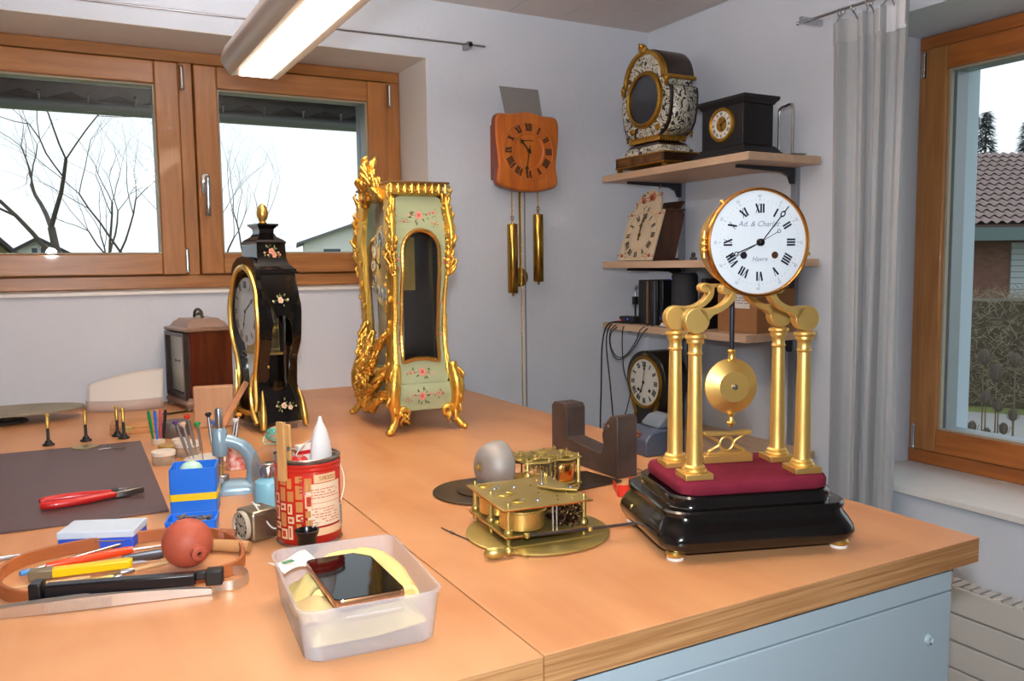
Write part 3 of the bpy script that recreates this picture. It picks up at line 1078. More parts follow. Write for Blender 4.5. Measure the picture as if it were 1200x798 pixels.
stroke(hn, 0, -.0285, 0, .050, .0007, m, .0004)
hn.torus(.0022, .0004, m @ Matrix.Translation((0, -.0310, 0)), 14, 5)
hn.build('second_hand', m_dark, pc)
MB().lathe([(.0050, .001), (.0050, .006), (.0030, .0085), (.0010, .009)], FD, 20).build('hand_boss', m_dark, pc)
for sx, mt in ((-1, m_ink), (1, M('arbor_brown', (98, 62, 40), .4, .6))):
    wh = MB().torus(.0042, .0007, FD @ Matrix.Translation((sx*.0225, -.0172, .0005)), 20, 6).lathe([(.0042, -.001), (.0042, .0004)], FD @ Matrix.Translation((sx*.0225, -.0172, 0)), 18)
    wh.build('winding_hole', mt, di)
# pendulum
pe = MB()
pe.cyl((-.0016, 0, .262), (-.0016, 0, .372), .0036, n=14)
pn = pe.build('pendulum_rod', M('blued_steel', (84, 86, 104), .22, 1.0), pc)
fp = face(-.0016, 0, .2200)
MB().lathe([(.0385, -.008), (.0405, -.003), (.0405, .0), (.0225, .0105), (.0225, .0112), (.0060, .0112)], fp, 48).lathe([(.0385, -.008), (.001, -.012)], fp, 48).build('pendulum_bob', m_gold_s, pc, angle=25)
MB().lathe([(.0042, .010), (.0042, .0135), (.0030, .0150), (.0008, .0154)], fp, 18).build('bob_screw', m_steel, pc)
MB().lathe([(.0048, .0), (.0060, .002), (.0048, .006), (.0050, .012), (.0062, .014), (.0040, .0165)], Matrix.Translation((-.0016, 0, .2575)), 18).build('rod_collar', m_gold, pc)
MB().lathe([(.0009, 0), (.0022, .003), (.0065, .008), (.0058, .0095), (.0040, .011), (.0030, .017), (.0052, .020), (.0055, .0225), (.0028, .0245)], Matrix.Translation((-.0016, 0, .1575)), 18).build('bob_finial', m_gold, pc)
# small bridge stand under the bob
st = MB()
st.bx(-.037, .040, .013, .031, ZV, ZV+.0115)
st.bx(-.031, .034, .015, .029, ZV+.0115, ZV+.0150)
bs = st.build('bridge_base', m_gold_s, pc, bevel=.0007)
t_ = MB()
t_.torus(.0105, .0020, face(.0015, .022, ZV+.0272), 26, 8)
for sx in (-1, 1):
    t_.tube([(.0015+sx*p[0], .022, ZV+p[1]) for p in ((.0285, .0155), (.0215, .0195), (.0135, .0235), (.0115, .0275), (.0140, .0320), (.0235, .0370), (.0285, .0405))], .0023, 8)
t_.build('bridge_scrolls', m_gold_s, pc)
MB().prism([(-.0345, .0405), (.0375, .0405), (.0395, .0455), (.0365, .0462), (.0015, .0440), (-.0335, .0462), (-.0365, .0455)], .014, .030, 'xz', Matrix.Translation((0, 0, ZV))).build('bridge_top', m_gold_s, pc, bevel=.0006)

# ---------------- generic gilt ornaments
def vine(mb, pts, r, seed, leaf=.02, every=2, n=8, k=5, out=None):
    """a lumpy gilt moulding along a path with curled leaves"""
    rnd = random.Random(seed)
    P = smooth_poly(pts, k, False)
    rr = [r*(1+.35*math.sin(i*1.9)+.2*rnd.uniform(-1, 1)) for i in range(len(P))]
    mb.tube(P, rr, n)
    for i in range(1, len(P)-1, every):
        t = (P[min(i+1, len(P)-1)]-P[i-1]).normalized()
        a = Vector((rnd.uniform(-1, 1), rnd.uniform(-1, 1), rnd.uniform(-1, 1)))
        if out is not None:
            a = (a*.55 + Vector(out)).normalized()
        d = (a - t*a.dot(t)).normalized()
        L = leaf*rnd.uniform(.6, 1.2)
        c = P[i]
        q = [c, c+d*L*.5+t*L*.25, c+d*L*.85+t*L*.75, c+d*L*.6+t*L*1.1]
        mb.tube(q, [r*.75, r*.7, r*.5, r*.32], 6)
        if rnd.random() < .5:
            mb.sphere(c+d*r*1.1, r*.55, 8)

def flower(mbs, at, s, seed, m, sparse=False):
    """painted spray: (petals, hearts, leaves) thin on the plane of m"""
    rnd = random.Random(seed)
    pet, hea, lea = mbs
    mm = m @ Matrix.Translation((at[0], at[1], 0))
    def leafat(x, y, a, L):
        p = [(0, 0), (L*.4, L*.2), (L, 0), (L*.4, -L*.2)]
        lea.prism(p, 0, .0004, 'xy', mm @ Matrix.Translation((x, y, 0)) @ Matrix.Rotation(a, 4, 'Z'))
    for k in range(5 if not sparse else 3):
        a = k*1.2566 + rnd.uniform(-.2, .2)
        pet.prism([(p[0]*.9 + math.cos(a)*s*.55, p[1]*.9 + math.sin(a)*s*.55) for p in circ(s*.55, 9)], 0, .0005+.0001*k, 'xy', mm)
    hea.prism(circ(s*.45, 9), 0, .0013, 'xy', mm)
    for k in range(12 if not sparse else 5):
        a = rnd.uniform(0, 2*PI)
        rr = rnd.uniform(1.2, 2.3)*s
        leafat(math.cos(a)*rr, math.sin(a)*rr*.7, a+rnd.uniform(-.5, .5), s*rnd.uniform(.7, 1.2))
    for k in range(2):
        a = rnd.uniform(-.5, .5) + k*PI
        x, y = math.cos(a)*2.6*s, math.sin(a)*1.2*s
        pet.prism([(p[0]+x, p[1]+y) for p in circ(s*.35, 7)], 0, .0005, 'xy', mm)
        stroke(lea, math.cos(a)*s*.8, math.sin(a)*s*.5, x, y, s*.12, mm, .0003)

# ---------------- green painted clock with gilt mounts
gc = T('rococo_clock', 'tall pale green painted clock with ornate gilt mounts', 'clock', (.782, 2.022, TZ), -93)
gc.scale = (.87, .87, .945)
m_green = M('sage_lacquer', (168, 178, 142), .28, coat=.4, var=.08, scale=8)
m_pink = M('painted_pink', (216, 142, 128), .5)
m_rose = M('painted_rose', (192, 94, 86), .5)
m_leafp = M('painted_leaf', (84, 96, 56), .5)
m_int = M('case_interior', (34, 34, 38), .5)
def gw(z):   # half width of the front at height z
    K = [(.055, .176), (.10, .180), (.125, .168), (.17, .150), (.25, .140), (.33, .150), (.42, .166), (.50, .166), (.58, .150), (.60, .148)]
    for i in range(len(K)-1):
        if z <= K[i+1][0]:
            t = max(0, (z-K[i][0])/(K[i+1][0]-K[i][0]))
            t = t*t*(3-2*t)
            return K[i][1]*(1-t)+K[i+1][1]*t
    return K[-1][1]
def gd(z):   # half depth
    K = [(.055, .080), (.10, .086), (.125, .080), (.18, .072), (.30, .070), (.42, .073), (.50, .077), (.60, .070)]
    for i in range(len(K)-1):
        if z <= K[i+1][0]:
            t = max(0, (z-K[i][0])/(K[i+1][0]-K[i][0]))
            t = t*t*(3-2*t)
            return K[i][1]*(1-t)+K[i+1][1]*t
    return K[-1][1]
zs = [.055, .07, .085, .10, .112, .125, .14, .16, .18, .21, .25, .29, .33, .37, .42, .46, .50, .54, .58, .60]
def arch(z0, z1, hw, n=48):
    pts = [(-hw, z0+.006), (0, z0+.016), (hw, z0+.006)] if False else [(-hw, z0), (-hw*.3, z0+.008), (hw*.3, z0+.008), (hw, z0)]
    zc = z1-hw
    pts += [(hw, z0+(zc-z0)*k/6) for k in range(1, 6)]
    pts += [(hw*math.cos(PI*k/12), zc+hw*math.sin(PI*k/12)) for k in range(13)]
    pts += [(-hw, zc-(zc-z0)*k/6) for k in range(1, 6)]
    return pts
outer_side = [(gd(z), z) for z in zs[5:]] + [(-gd(z), z) for z in reversed(zs[5:])]
def aligned(poly, n, start):
    """resample so that matching starts line up: begin at the point nearest to start"""
    P = resample(poly, n*4)
    i0 = min(range(len(P)), key=lambda i: (P[i]-Vector(start)).length)
    P = P[i0:]+P[:i0]
    return [P[k*4] for k in range(n)]
def radial(poly, c, n):
    """points of poly hit by n rays from c, so that rings between two outlines never twist"""
    P = [Vector((p[0], p[1])) for p in resample([(p[0], p[1]) for p in poly], 720)]
    out = []
    A = [math.atan2(p.y-c[1], p.x-c[0]) for p in P]
    for k in range(n):
        a = -PI + 2*PI*k/n
        i = min(range(len(P)), key=lambda j: abs(((A[j]-a+PI) % (2*PI))-PI))
        out.append(P[i])
    return out
AW0, AW1, AHW = .178, .515, .0535
for sx in (1, -1):
    N = 96
    c0 = (0, .33)
    o = radial(outer_side, c0, N)
    i = radial(arch(AW0, AW1, AHW), c0, N)
    sp = MB()
    L1 = [(sx*gw(p.y), p.x, p.y) for p in o]
    mids = []
    for f in (.33, .66):
        mids.append([(sx*gw(a.y*(1-f)+b_.y*f), a.x*(1-f)+b_.x*f, a.y*(1-f)+b_.y*f) for a, b_ in zip(o, i)])
    L2 = [(sx*gw(p.y), p.x, p.y) for p in i]
    L3 = [(sx*(gw(p.y)-.010), p.x, p.y) for p in i]
    sp.loft([L1]+mids+[L2, L3], None, False, False)
    side = sp.build('side_panel', m_green, gc, angle=50)
    im = MB()
    path = [(sx*(gw(p[1])+.001), p[0], p[1]) for p in resample(arch(AW0, AW1, AHW), 70)]
    im.tube(path, .0056, 8, closed=True)
    for q in path[::1]:
        im.sphere((q[0]+sx*.003, q[1], q[2]), .0036, 6)
    im.build('window_moulding', M('gilt_rope', (206, 158, 84), .32, 1.0), side)
    pw = MB()
    ii = resample(arch(AW0, AW1, AHW), 40)
    pw.prism([(p[0], p[1]) for p in ii], .1405-.004, .1405-.002, 'yz', Matrix.Identity(4) if sx > 0 else Matrix.Scale(-1, 4, (1, 0, 0)))
    pw.build('side_glass', m_clear, side)
    if sx > 0:
        fl_ = (MB(), MB(), MB())
        for (yy, zz, s_, sd, spz) in ((0, .552, .0085, 1, 0), (-.045, .535, .004, 2, 1), (.042, .558, .0045, 3, 1), (.045, .53, .004, 12, 1), (-.0655, .44, .0040, 4, 1), (-.0655, .42, .0036, 14, 1), (-.0630, .33, .0036, 5, 1), (-.0630, .28, .0034, 15, 1), (-.0640, .235, .0042, 6, 1), (-.0645, .215, .0038, 16, 1), (.0655, .43, .0040, 7, 1), (.0635, .33, .0036, 8, 1), (.0635, .245, .0036, 18, 1), (.0, .152, .009, 9, 0), (-.035, .150, .004, 19, 1)):
            nx = math.atan2(gw(zz+.01)-gw(zz-.01), .02)
            m = Matrix.Translation((gw(zz)+.0006, yy, zz)) @ Matrix.Rotation(nx, 4, 'Y') @ Matrix(((0, 0, 1, 0), (1, 0, 0, 0), (0, 1, 0, 0), (0, 0, 0, 1)))
            flower(fl_, (0, 0), s_*1.3, sd, m, bool(spz))
        fl_[0].build('painted_petals', m_pink, side, label='pink painted blossoms')
        fl_[1].build('painted_hearts', m_rose, side)
        fl_[2].build('painted_leaves', m_leafp, side)
# back, base box, top
bk = MB()
bk.loft([[(-gw(z), gd(z)-.004, z) for z in zs[5:]], [(gw(z), gd(z)-.004, z) for z in zs[5:]], [(gw(z), gd(z), z) for z in zs[5:]], [(-gw(z), gd(z), z) for z in zs[5:]], [(-gw(z), gd(z)-.004, z) for z in zs[5:]]], None, False, False, closed=False)
bk.build('back_panel', m_int, gc)
bb = MB()
bb.loft([[(sx*gw(z), sy*gd(z), z) for sx, sy in ((-1, -1), (1, -1), (1, 1), (-1, 1))] for z in zs[:6]])
base = bb.build('base_box', m_green, gc, bevel=.003, angle=50)
fl_ = (MB(), MB(), MB())
for (yy, zz, s_, sd) in ((-.01, .093, .0105, 31), (.04, .097, .006, 32), (-.05, .085, .004, 33)):
    m = Matrix.Translation((gw(zz)+.0008, yy, zz)) @ Matrix(((0, 0, 1, 0), (1, 0, 0, 0), (0, 1, 0, 0), (0, 0, 0, 1)))
    flower(fl_, (0, 0), s_, sd, m)
fl_[0].build('painted_petals', m_pink, base)
fl_[1].build('painted_hearts', m_rose, base)
fl_[2].build('painted_leaves', m_leafp, base)
MB().bx(-.145, .145, -.066, .068, .1255, .127).bx(-.133, .133, .045, .064, .127, .598).build('inner_back', m_int, gc)
tp = MB()
tp.stack([([(sx*a, sy*c_) for sx, sy in ((-1, -1), (1, -1), (1, 1), (-1, 1))], z) for a, c_, z in ((.150, .072, .600), (.160, .082, .604), (.160, .082, .608))])
tp.build('cornice', m_ormolu, gc)
MB().bx(-.168, .168, -.088, .088, .630, .636).build('top_plate', M('bronze_top', (150, 112, 66), .4, .9), gc, bevel=.001)
bd = MB()
for sx in (-1, 1):
    for k in range(9):
        y = -.078+k*.0195
        bd.cyl((sx*.160, y, .608), (sx*.160, y, .631), .0035, n=8).torus(.0065, .0022, Matrix.Translation((sx*.161, y+.0097, .6195)) @ Matrix.Rotation(R(90), 4, 'Y'), 10, 5)
for k in range(18):
    x = -.158+k*.0186
    bd.cyl((x, -.080, .608), (x, -.080, .631), .0032, n=8)
bd.bx(-.152, .152, -.072, .072, .608, .630)
bd.build('gallery', m_ormolu, gc)
# front door: gilt frame, glass, dial, pendulum
def fo(k=1.0, dz=0):
    L = [(-gw(z)*k, z) for z in zs[5:]]
    Rr = [(gw(z)*k, z) for z in reversed(zs[5:])]
    arc = [(.150*k*math.cos(PI-PI*j/12), .60+dz+.045*math.sin(PI*j/12)) for j in range(1, 12)]
    return L + arc + Rr
N = 96
oo, ii = radial(fo(1.02, 0), (0, .36), N), radial([(p[0]*.72, .36+(p[1]-.36)*.88) for p in fo(1.0)], (0, .36), N)
dm = MB()
yf = lambda z: -gd(min(.6, max(.055, z)))
dm.loft([[(p.x, yf(p.y)+.0, p.y) for p in oo], [(p.x, yf(p.y)-.012, p.y) for p in oo], [((p.x+q.x)/2, yf(p.y)-.020, (p.y+q.y)/2) for p, q in zip(oo, ii)], [(q.x, yf(q.y)-.012, q.y) for q in ii], [(q.x, yf(q.y)+.004, q.y) for q in ii]], None, False, False)
door = dm.build('door_frame', m_ormolu, gc, angle=50)
rnd = random.Random(9)
dn_ = MB()
for j, (p, q) in enumerate(zip(oo, ii)):
    if j % 2 == 0:
        f = .5+.4*math.sin(j*2.3)
        dn_.sphere((p.x*(1-f)+q.x*f, yf(p.y)-.017, p.y*(1-f)+q.y*f), rnd.uniform(.005, .009), 8, (1, .8, 1.3))
dn_.build('door_ornament', m_ormolu, door)['kind'] = 'stuff'
MB().prism([(q.x, q.y) for q in ii], -.080, -.0785, 'xz').build('door_glass', m_clear, door)
MB().prism([(q.x, q.y) for q in ii], -.046, -.044, 'xz').build('reflection_panel', M('glass_reflection', (176, 172, 160), .4, .3), gc)  # silver reflection of the door glass, painted as a panel behind it
dl = MB().lathe([(.0003, .006), (.100, .004), (.108, .001), (.108, 0)], face(0, -.058, .425), 40)
dial = dl.build('dial', M('dial_gilt', (206, 186, 140), .3, .6, var=.3, scale=40), gc)
ca = MB()
for k in range(12):
    m = face(0, -.0635, .425) @ Matrix.Rotation(-2*PI*k/12, 4, 'Z') @ Matrix.Translation((0, .078, 0))
    ca.prism([(p[0], p[1]*1.35) for p in circ(.014, 14)], 0, .002, 'xy', m)
ca.build('enamel_cartouche', m_white_e, dial)
nm = MB()
dial_numerals(nm, .078, .017, face(0, -.0660, .425))
nm.build('numerals', m_ink, dial)
hn = MB()
hand_mesh(hn, .085, 20, face(0, -.069, .425), .004, .01, 'spade')
hand_mesh(hn, .055, 290, face(0, -.068, .425), .005, .0, 'spade')
hn.build('hands', m_dark, dial)
mv = MB()
mv.bx(-.06, .06, -.043, .018, .36, .50)
mv.build('movement', m_brass, gc)
mv = MB()
mv.cyl((0, -.02, .20), (0, -.02, .36), .002).lathe([(.022, -.003), (.024, 0), (.022, .003)], face(0, -.02, .205), 24)
mv.build('pendulum', m_brass, gc)
# corner mounts, feet, crest, front acanthus
def corner_path(sx, sy, z0, z1, o=.004):
    return [(sx*(gw(z)+o), sy*(gd(z)+o), z) for z in [z0+(z1-z0)*k/8 for k in range(9)]]
for sx in (-1, 1):
    for sy in (-1, 1):
        sd = 40+sx*3+sy*7
        up = MB()
        vine(up, corner_path(sx, sy, .40, .598, .005), .0085, sd, .026, 2, out=(sx*.3, sy*.3, .2))
        P = corner_path(sx, sy, .45, .60, .009)
        up.tube(P, [.004, .010, .015, .017, .017, .016, .014, .012, .009], 8, flat=.7)
        up.build('corner_mount', m_ormolu, gc, angle=180)
        lo = MB()
        lo.tube(corner_path(sx, sy, .12, .42, .002), .0055 if sy > 0 else .0095, 8)
        lo.tube(corner_path(sx, sy, .12, .30, .005), [.006, .0045, .004]*3, 6)
        lo.build('corner_rib', m_ormolu, gc)
        ft = MB()
        x0, y0 = sx*gw(.1), sy*gd(.1)
        ft.tube(smooth_poly([(x0*.97, y0*.94, .175), (x0*1.02, y0*1.05, .135), (x0*1.03, y0*1.1, .095), (x0*1.0, y0*1.03, .055), (x0*1.01, y0*1.07, .028), (x0*1.07, y0*1.24, .009)], 4, False), [.012, .014, .016, .0175, .019, .020, .020, .0195, .019, .018, .017, .016, .014, .0125, .0115, .0105, .010, .010, .0105, .011, .0095], 10)
        ft.sphere((x0*1.085, y0*1.28, .0085), .0105, 12, (1.1, 1.1, .8))
        vine(ft, [(x0*1.0, y0*1.0, .17), (x0*1.05, y0*1.12, .10), (x0*1.0, y0*.95, .05)], .008, sd+1, .024, 2, out=(sx*.4, sy*.4, .1))
        # acanthus leaf running inward along the base edge
        ft.tube(smooth_poly([(x0*1.0, y0*.98, .045), (x0*1.02, y0*.78, .062), (x0*1.02, y0*.60, .055), (x0*1.02, y0*.66, .040)], 4, False), [.010, .010, .010, .010, .009, .008, .008, .007, .007, .006, .006, .005, .005], 8)
        vine(ft, [(x0*1.0, y0*.98, .065), (x0*1.02, y0*.80, .050), (x0*1.02, y0*.72, .030)], .006, sd+2, .016, 2, out=(sx*.5, 0, 0))
        ft.build('foot', m_ormolu, gc, angle=180)
cr_ = MB()
vine(cr_, [(-.05, -.082, .605), (-.030, -.090, .632), (.0, -.095, .655), (.012, -.092, .672)], .013, 3, .034, 1, out=(0, -.5, .6))
vine(cr_, [(.055, -.082, .600), (.040, -.088, .625), (.018, -.094, .652), (.010, -.090, .668)], .013, 4, .032, 1, out=(.3, -.4, .5))
vine(cr_, [(-.10, -.080, .590), (-.06, -.085, .620), (-.02, -.090, .632), (.04, -.088, .625), (.09, -.082, .595)], .011, 6, .026, 1, out=(0, -.5, .5))
cr_.grid(lambda u, v: ((u-.5)*.085*(1-v*.75)-.004, -.084-.022*math.sin(v*2.4)+.018*abs(u-.5), .60+v*.085), 8, 8)
cr_.build('crest', m_ormolu, gc, angle=180)
ac = MB()
for k, (pts, r) in enumerate([([(-.13, -.085, .17), (-.10, -.105, .13), (-.05, -.115, .10), (0, -.112, .085)], .012), ([(.13, -.085, .17), (.10, -.105, .13), (.05, -.115, .10), (0, -.112, .085)], .012), ([(-.09, -.09, .26), (-.07, -.108, .20), (-.02, -.115, .15), (.02, -.118, .12)], .012), ([(.10, -.09, .24), (.06, -.108, .19), (.03, -.115, .15), (-.03, -.118, .11)], .012), ([(0, -.10, .24), (.01, -.116, .18), (-.01, -.118, .12), (0, -.105, .045)], .013), ([(-.15, -.085, .11), (-.12, -.10, .085), (-.06, -.108, .065), (-.02, -.104, .04)], .010), ([(.15, -.085, .11), (.12, -.10, .085), (.06, -.108, .065), (.02, -.104, .04)], .010)]):
    vine(ac, pts, r*.72, 60+k, .022, 1, k=9, out=(0, -.7, .1))
    vine(ac, [(p[0]*1.05+.008, p[1]+.006, p[2]+.014) for p in pts], r*.6, 160+k, .018, 1, k=8, out=(0, -.6, .2))
ac.build('front_acanthus', m_ormolu, gc, angle=180)

# ---------------- black lacquer clock
bc = T('lacquer_clock', 'black lacquered waisted clock with painted flowers and gilt egg finial', 'clock', (.466, 2.160, TZ), -79)
bc.scale = (.90, .88, .96)
def bwid(z):
    K = [(.02, .098), (.06, .088), (.12, .072), (.17, .078), (.24, .104), (.31, .108), (.36, .096), (.40, .080)]
    for i in range(len(K)-1):
        if z <= K[i+1][0]:
            t = max(0, (z-K[i][0])/(K[i+1][0]-K[i][0])); t = t*t*(3-2*t)
            return K[i][1]*(1-t)+K[i+1][1]*t
    return K[-1][1]
def bdep(z):
    K = [(.02, .060), (.06, .057), (.12, .052), (.18, .051), (.26, .055), (.32, .056), (.36, .053), (.40, .053)]
    for i in range(len(K)-1):
        if z <= K[i+1][0]:
            t = max(0, (z-K[i][0])/(K[i+1][0]-K[i][0])); t = t*t*(3-2*t)
            return K[i][1]*(1-t)+K[i+1][1]*t
    return K[-1][1]
bz_ = [.02+.38*k/20 for k in range(21)]
so = [(bdep(z), z) for z in bz_] + [(-bdep(z), z) for z in reversed(bz_)]
wn = [(-.030, .108), (-.018, .100), (0, .096), (.016, .102), (.030, .110), (.031, .18), (.032, .25), (.028, .275), (.016, .292), (0, .297), (-.016, .292), (-.028, .275), (-.032, .25), (-.031, .18)]
for sx in (1, -1):
    N = 90
    c0 = (0, .2)
    o, i = radial(so, c0, N), radial(wn, c0, N)
    f2 = .5
    sp = MB()
    sp.loft([[(sx*bwid(p.y), p.x, p.y) for p in o], [(sx*bwid((p.y+q.y)/2), (p.x+q.x)/2, (p.y+q.y)/2) for p, q in zip(o, i)], [(sx*bwid(q.y), q.x, q.y) for q in i], [(sx*(bwid(q.y)-.008), q.x, q.y) for q in i]], None, False, False)
    side = sp.build('side_panel', m_black, bc, angle=50)
    g = MB().prism([(p[0], p[1]) for p in wn], .070, .0715, 'yz', Matrix.Identity(4) if sx > 0 else Matrix.Scale(-1, 4, (1, 0, 0)))
    g.build('side_glass', m_clear, side)
    if sx > 0:
        fl_ = (MB(), MB(), MB())
        for zz, yy, s_, sd in ((.335, -.002, .0085, 71), (.062, .004, .0085, 72), (.056, .022, .007, 73)):
            nx = math.atan2(bwid(zz+.01)-bwid(zz-.01), .02)
            m = Matrix.Translation((bwid(zz)+.0009, yy, zz)) @ Matrix.Rotation(nx, 4, 'Y') @ Matrix(((0, 0, 1, 0), (1, 0, 0, 0), (0, 1, 0, 0), (0, 0, 0, 1)))
            flower(fl_, (0, 0), s_, sd, m)
        fl_[0].build('painted_petals', M('painted_cream', (226, 206, 178), .5), side, label='cream painted roses')
        fl_[1].build('painted_hearts', M('painted_blush', (222, 170, 140), .5), side)
        fl_[2].build('painted_leaves', M('painted_olive', (140, 146, 96), .5), side)
bk = MB()
bk.loft([[(s_*bwid(z), bdep(z), z) for s_ in (-1, 1)] for z in bz_], None, False, False, closed=False)
bk.build('back_panel', m_black, bc, solid=.003)
MB().bx(-.084, .084, -.05, .05, .02, .026).build('bottom_panel', m_black, bc)
fo_ = [(-bwid(z), z) for z in bz_] + [(-.094, .40), (-.075, .428), (-.04, .444), (0, .448), (.04, .444), (.075, .428), (.094, .40)] + [(bwid(z), z) for z in reversed(bz_)]
hole = [(-.062, .05), (-.056, .12), (-.064, .17), (-.088, .23), (-.096, .29), (-.088, .345), (-.06, .395), (-.03, .414), (0, .420), (.03, .414), (.06, .395), (.088, .345), (.096, .29), (.088, .23), (.064, .17), (.056, .12), (.062, .05)]
hole = [(p.x, p.y) for p in smooth_poly(hole, 4)]
N = 110
o, i = radial(fo_, (0, .25), N), radial(hole, (0, .25), N)
fm = MB().loft([[(p.x, -bdep(min(.4, p.y))+.004, p.y) for p in o], [(p.x, -bdep(min(.4, p.y))-.010, p.y) for p in o], [(q.x, -bdep(min(.4, q.y))-.010, q.y) for q in i], [(q.x, -bdep(min(.4, q.y))+.004, q.y) for q in i]], None, False, False)
fm.build('front_frame', m_black, bc, angle=50)
gm = MB()
pth = [(q.x*1.0, -bdep(min(.4, q.y))-.012, q.y) for q in i]
gm.tube(pth, .0075, 8, closed=True)
df = gm.build('door_frame', m_gold, bc)
MB().prism([(q.x, q.y) for q in i], -.066, -.0645, 'xz').build('door_glass', m_clear, df)
dl = MB().lathe([(.0003, .006), (.080, .003), (.088, 0)], face(0, -.056, .305), 44).build('dial', m_white_e, bc)
nm = MB(); dial_numerals(nm, .070, .018, face(0, -.0605, .305))
nm.build('numerals', m_ink, dl)
hn = MB(); hand_mesh(hn, .075, 60, face(0, -.0630, .305), .003, 0, 'spade'); hand_mesh(hn, .05, 200, face(0, -.0625, .305), .003, 0, 'spade')
hn.build('hands', m_dark, dl)
mv = MB()
mv.bx(-.05, .05, -.040, -.038, .20, .33).bx(-.05, .05, .012, .014, .20, .33)
for x, z in ((-.045, .205), (.045, .205), (-.045, .325), (.045, .325)):
    mv.cyl((x, -.038, z), (x, .012, z), .003, n=10)
mv.cyl((.02, -.036, .26), (.02, .010, .26), .018).cyl((-.02, -.036, .24), (-.02, .01, .24), .014).bx(-.06, .06, -.044, .02, .192, .198)
mv.build('movement', m_brass, bc)
MB().cyl((0, -.015, .11), (0, -.015, .20), .0015).lathe([(.018, -.002), (.02, 0), (.018, .002)], face(0, -.015, .105), 24).build('pendulum', m_brass, bc)
MB().sphere((.083, -.036, .165), .0045, 12).build('door_knob', m_gold, bc)
tp = MB()
def rc(a, c_):
    return [(-a, -c_), (a, -c_), (a, c_), (-a, c_)]
tp.stack([(rc(*a[:2]), a[2]) for a in ((.079, .058, .3995), (.084, .064, .402), (.084, .064, .407), (.080, .060, .409), (.080, .060, .414), (.076, .056, .416), (.060, .046, .428), (.052, .043, .444), (.050, .042, .478), (.053, .044, .481), (.053, .044, .484), (.046, .038, .490), (.030, .026, .498), (.023, .021, .508), (.024, .022, .518), (.036, .031, .527), (.036, .031, .531), (.001, .001, .5315))])
roof = tp.build('roof', m_black, bc, angle=35)
fl_ = (MB(), MB(), MB())
m = Matrix.Translation((.0518, 0, .458)) @ Matrix(((0, 0, 1, 0), (1, 0, 0, 0), (0, 1, 0, 0), (0, 0, 0, 1)))
flower(fl_, (0, .002), .0085, 81, m); flower(fl_, (.008, -.008), .007, 82, m)
fl_[0].build('painted_petals', M('painted_salmon', (222, 160, 140), .5), roof)
fl_[1].build('painted_hearts', m_pink, roof)
fl_[2].build('painted_leaves', M('painted_olive'), roof)
MB().lathe([(.010, .531), (.012, .534), (.008, .538), (.0135, .546), (.0165, .556), (.0155, .566), (.0115, .576), (.006, .582), (.0006, .5845)], None, 24).build('egg_finial', m_gold, bc)
for sx in (-1, 1):
    for sy in (-1, 1):
        x0, y0 = sx*(bwid(.06)+.001), sy*(bdep(.06)+.001)
        f = MB().tube(smooth_poly([(sx*(bwid(.11)), sy*bdep(.11), .105), (x0, y0, .075), (x0*1.06, y0*1.04, .045), (x0*1.10, y0*1.08, .018), (x0*1.12, y0*1.12, .004)], 4, False), [.0015, .003, .004, .005, .006, .007, .0075, .008, .009, .0095, .010, .010, .0095, .009, .0085, .008, .004], 10)
        f.build('foot', m_gold, bc)
for s_ in (-1, 1):
    lw = MB()
    lw.tube(smooth_poly([(s_*.058, -.072, .15), (s_*.050, -.076, .10), (s_*.062, -.076, .05), (s_*.085, -.074, .02)], 5, False), [.004]*4+[.006]*6+[.008]*6, 8)
    lw.build('front_scroll', m_gold, bc)

# ================================================================== WALL AND SHELVES
# ---------------- wooden wall clock with weights
wc = T('wall_clock', 'honey-brown wooden wall clock with two brass weights hanging below', 'clock', (1.505, 2.725, 1.70))
m_honey = wood_mat('honey_wood', (206, 118, 40), (176, 88, 26), axis=2, scale=4, rough=.3, ratio=8, coat=.3)
m_hdark = M('honey_edge', (128, 52, 18), .35, coat=.3)
po = [(-.123, .124), (-.131, .06), (-.119, -.045), (-.124, -.112), (-.07, -.134), (0, -.141), (.07, -.134), (.124, -.112), (.119, -.045), (.131, .06), (.123, .124), (.065, .132), (0, .142), (-.065, .132)]
pl = [(p.x, p.y) for p in smooth_poly(po, 5)]
def sc2(P, k):
    return [(p[0]*k, p[1]*k) for p in P]
s = MB()
s.loft([[(p[0], -.058, p[1]) for p in sc2(pl, .97)], [(p[0], -.064, p[1]) for p in pl], [(p[0], -.080, p[1]) for p in pl], [(p[0], -.088, p[1]) for p in sc2(pl, .985)]])
s.build('case_board', m_hdark, wc, angle=30)
s = MB()
s.loft([[(p[0], -.088, p[1]) for p in sc2(pl, .985)], [(p[0], -.094, p[1]) for p in sc2(pl, .95)], [(p[0], -.0965, p[1]) for p in sc2(pl, .90)]])
s.build('front_board', m_honey, wc, angle=30)
MB().bx(-.105, .105, -.058, -.0005, -.095, .10).build('case_box', m_hdark, wc, bevel=.003)
FW = face(-.001, -.0965, .003)
dl = MB().lathe([(.0003, .0012), (.058, .0008), (.062, .004), (.066, .0045), (.066, .003), (.098, .0022), (.100, .0038), (.103, .0030), (.103, -.001)], FW, 56).build('dial', m_honey, wc, angle=25)
nm = MB()
dial_numerals(nm, .082, .026, FW @ Matrix.Translation((0, 0, .0028)), .24, .12, .0008)
nm.build('numerals', M('burnt_numerals', (74, 44, 24), .5), dl)
hn = MB()
hand_mesh(hn, .088, 190, FW, .004, .018, 'spade', .0008, .0075)
hand_mesh(hn, .058, 318, FW, .005, .012, 'spade', .0008, .0060)
hn.tube([tuple(FW @ Vector(p)) for p in ((-.035, .034, .006), (0, .036, .006), (.018, .035, .006))], .0016, 6)
hn.build('hands', M('hand_brown', (60, 44, 24), .5), wc)
m_wbr = M('weight_brass', (176, 140, 66), .24, 1.0)
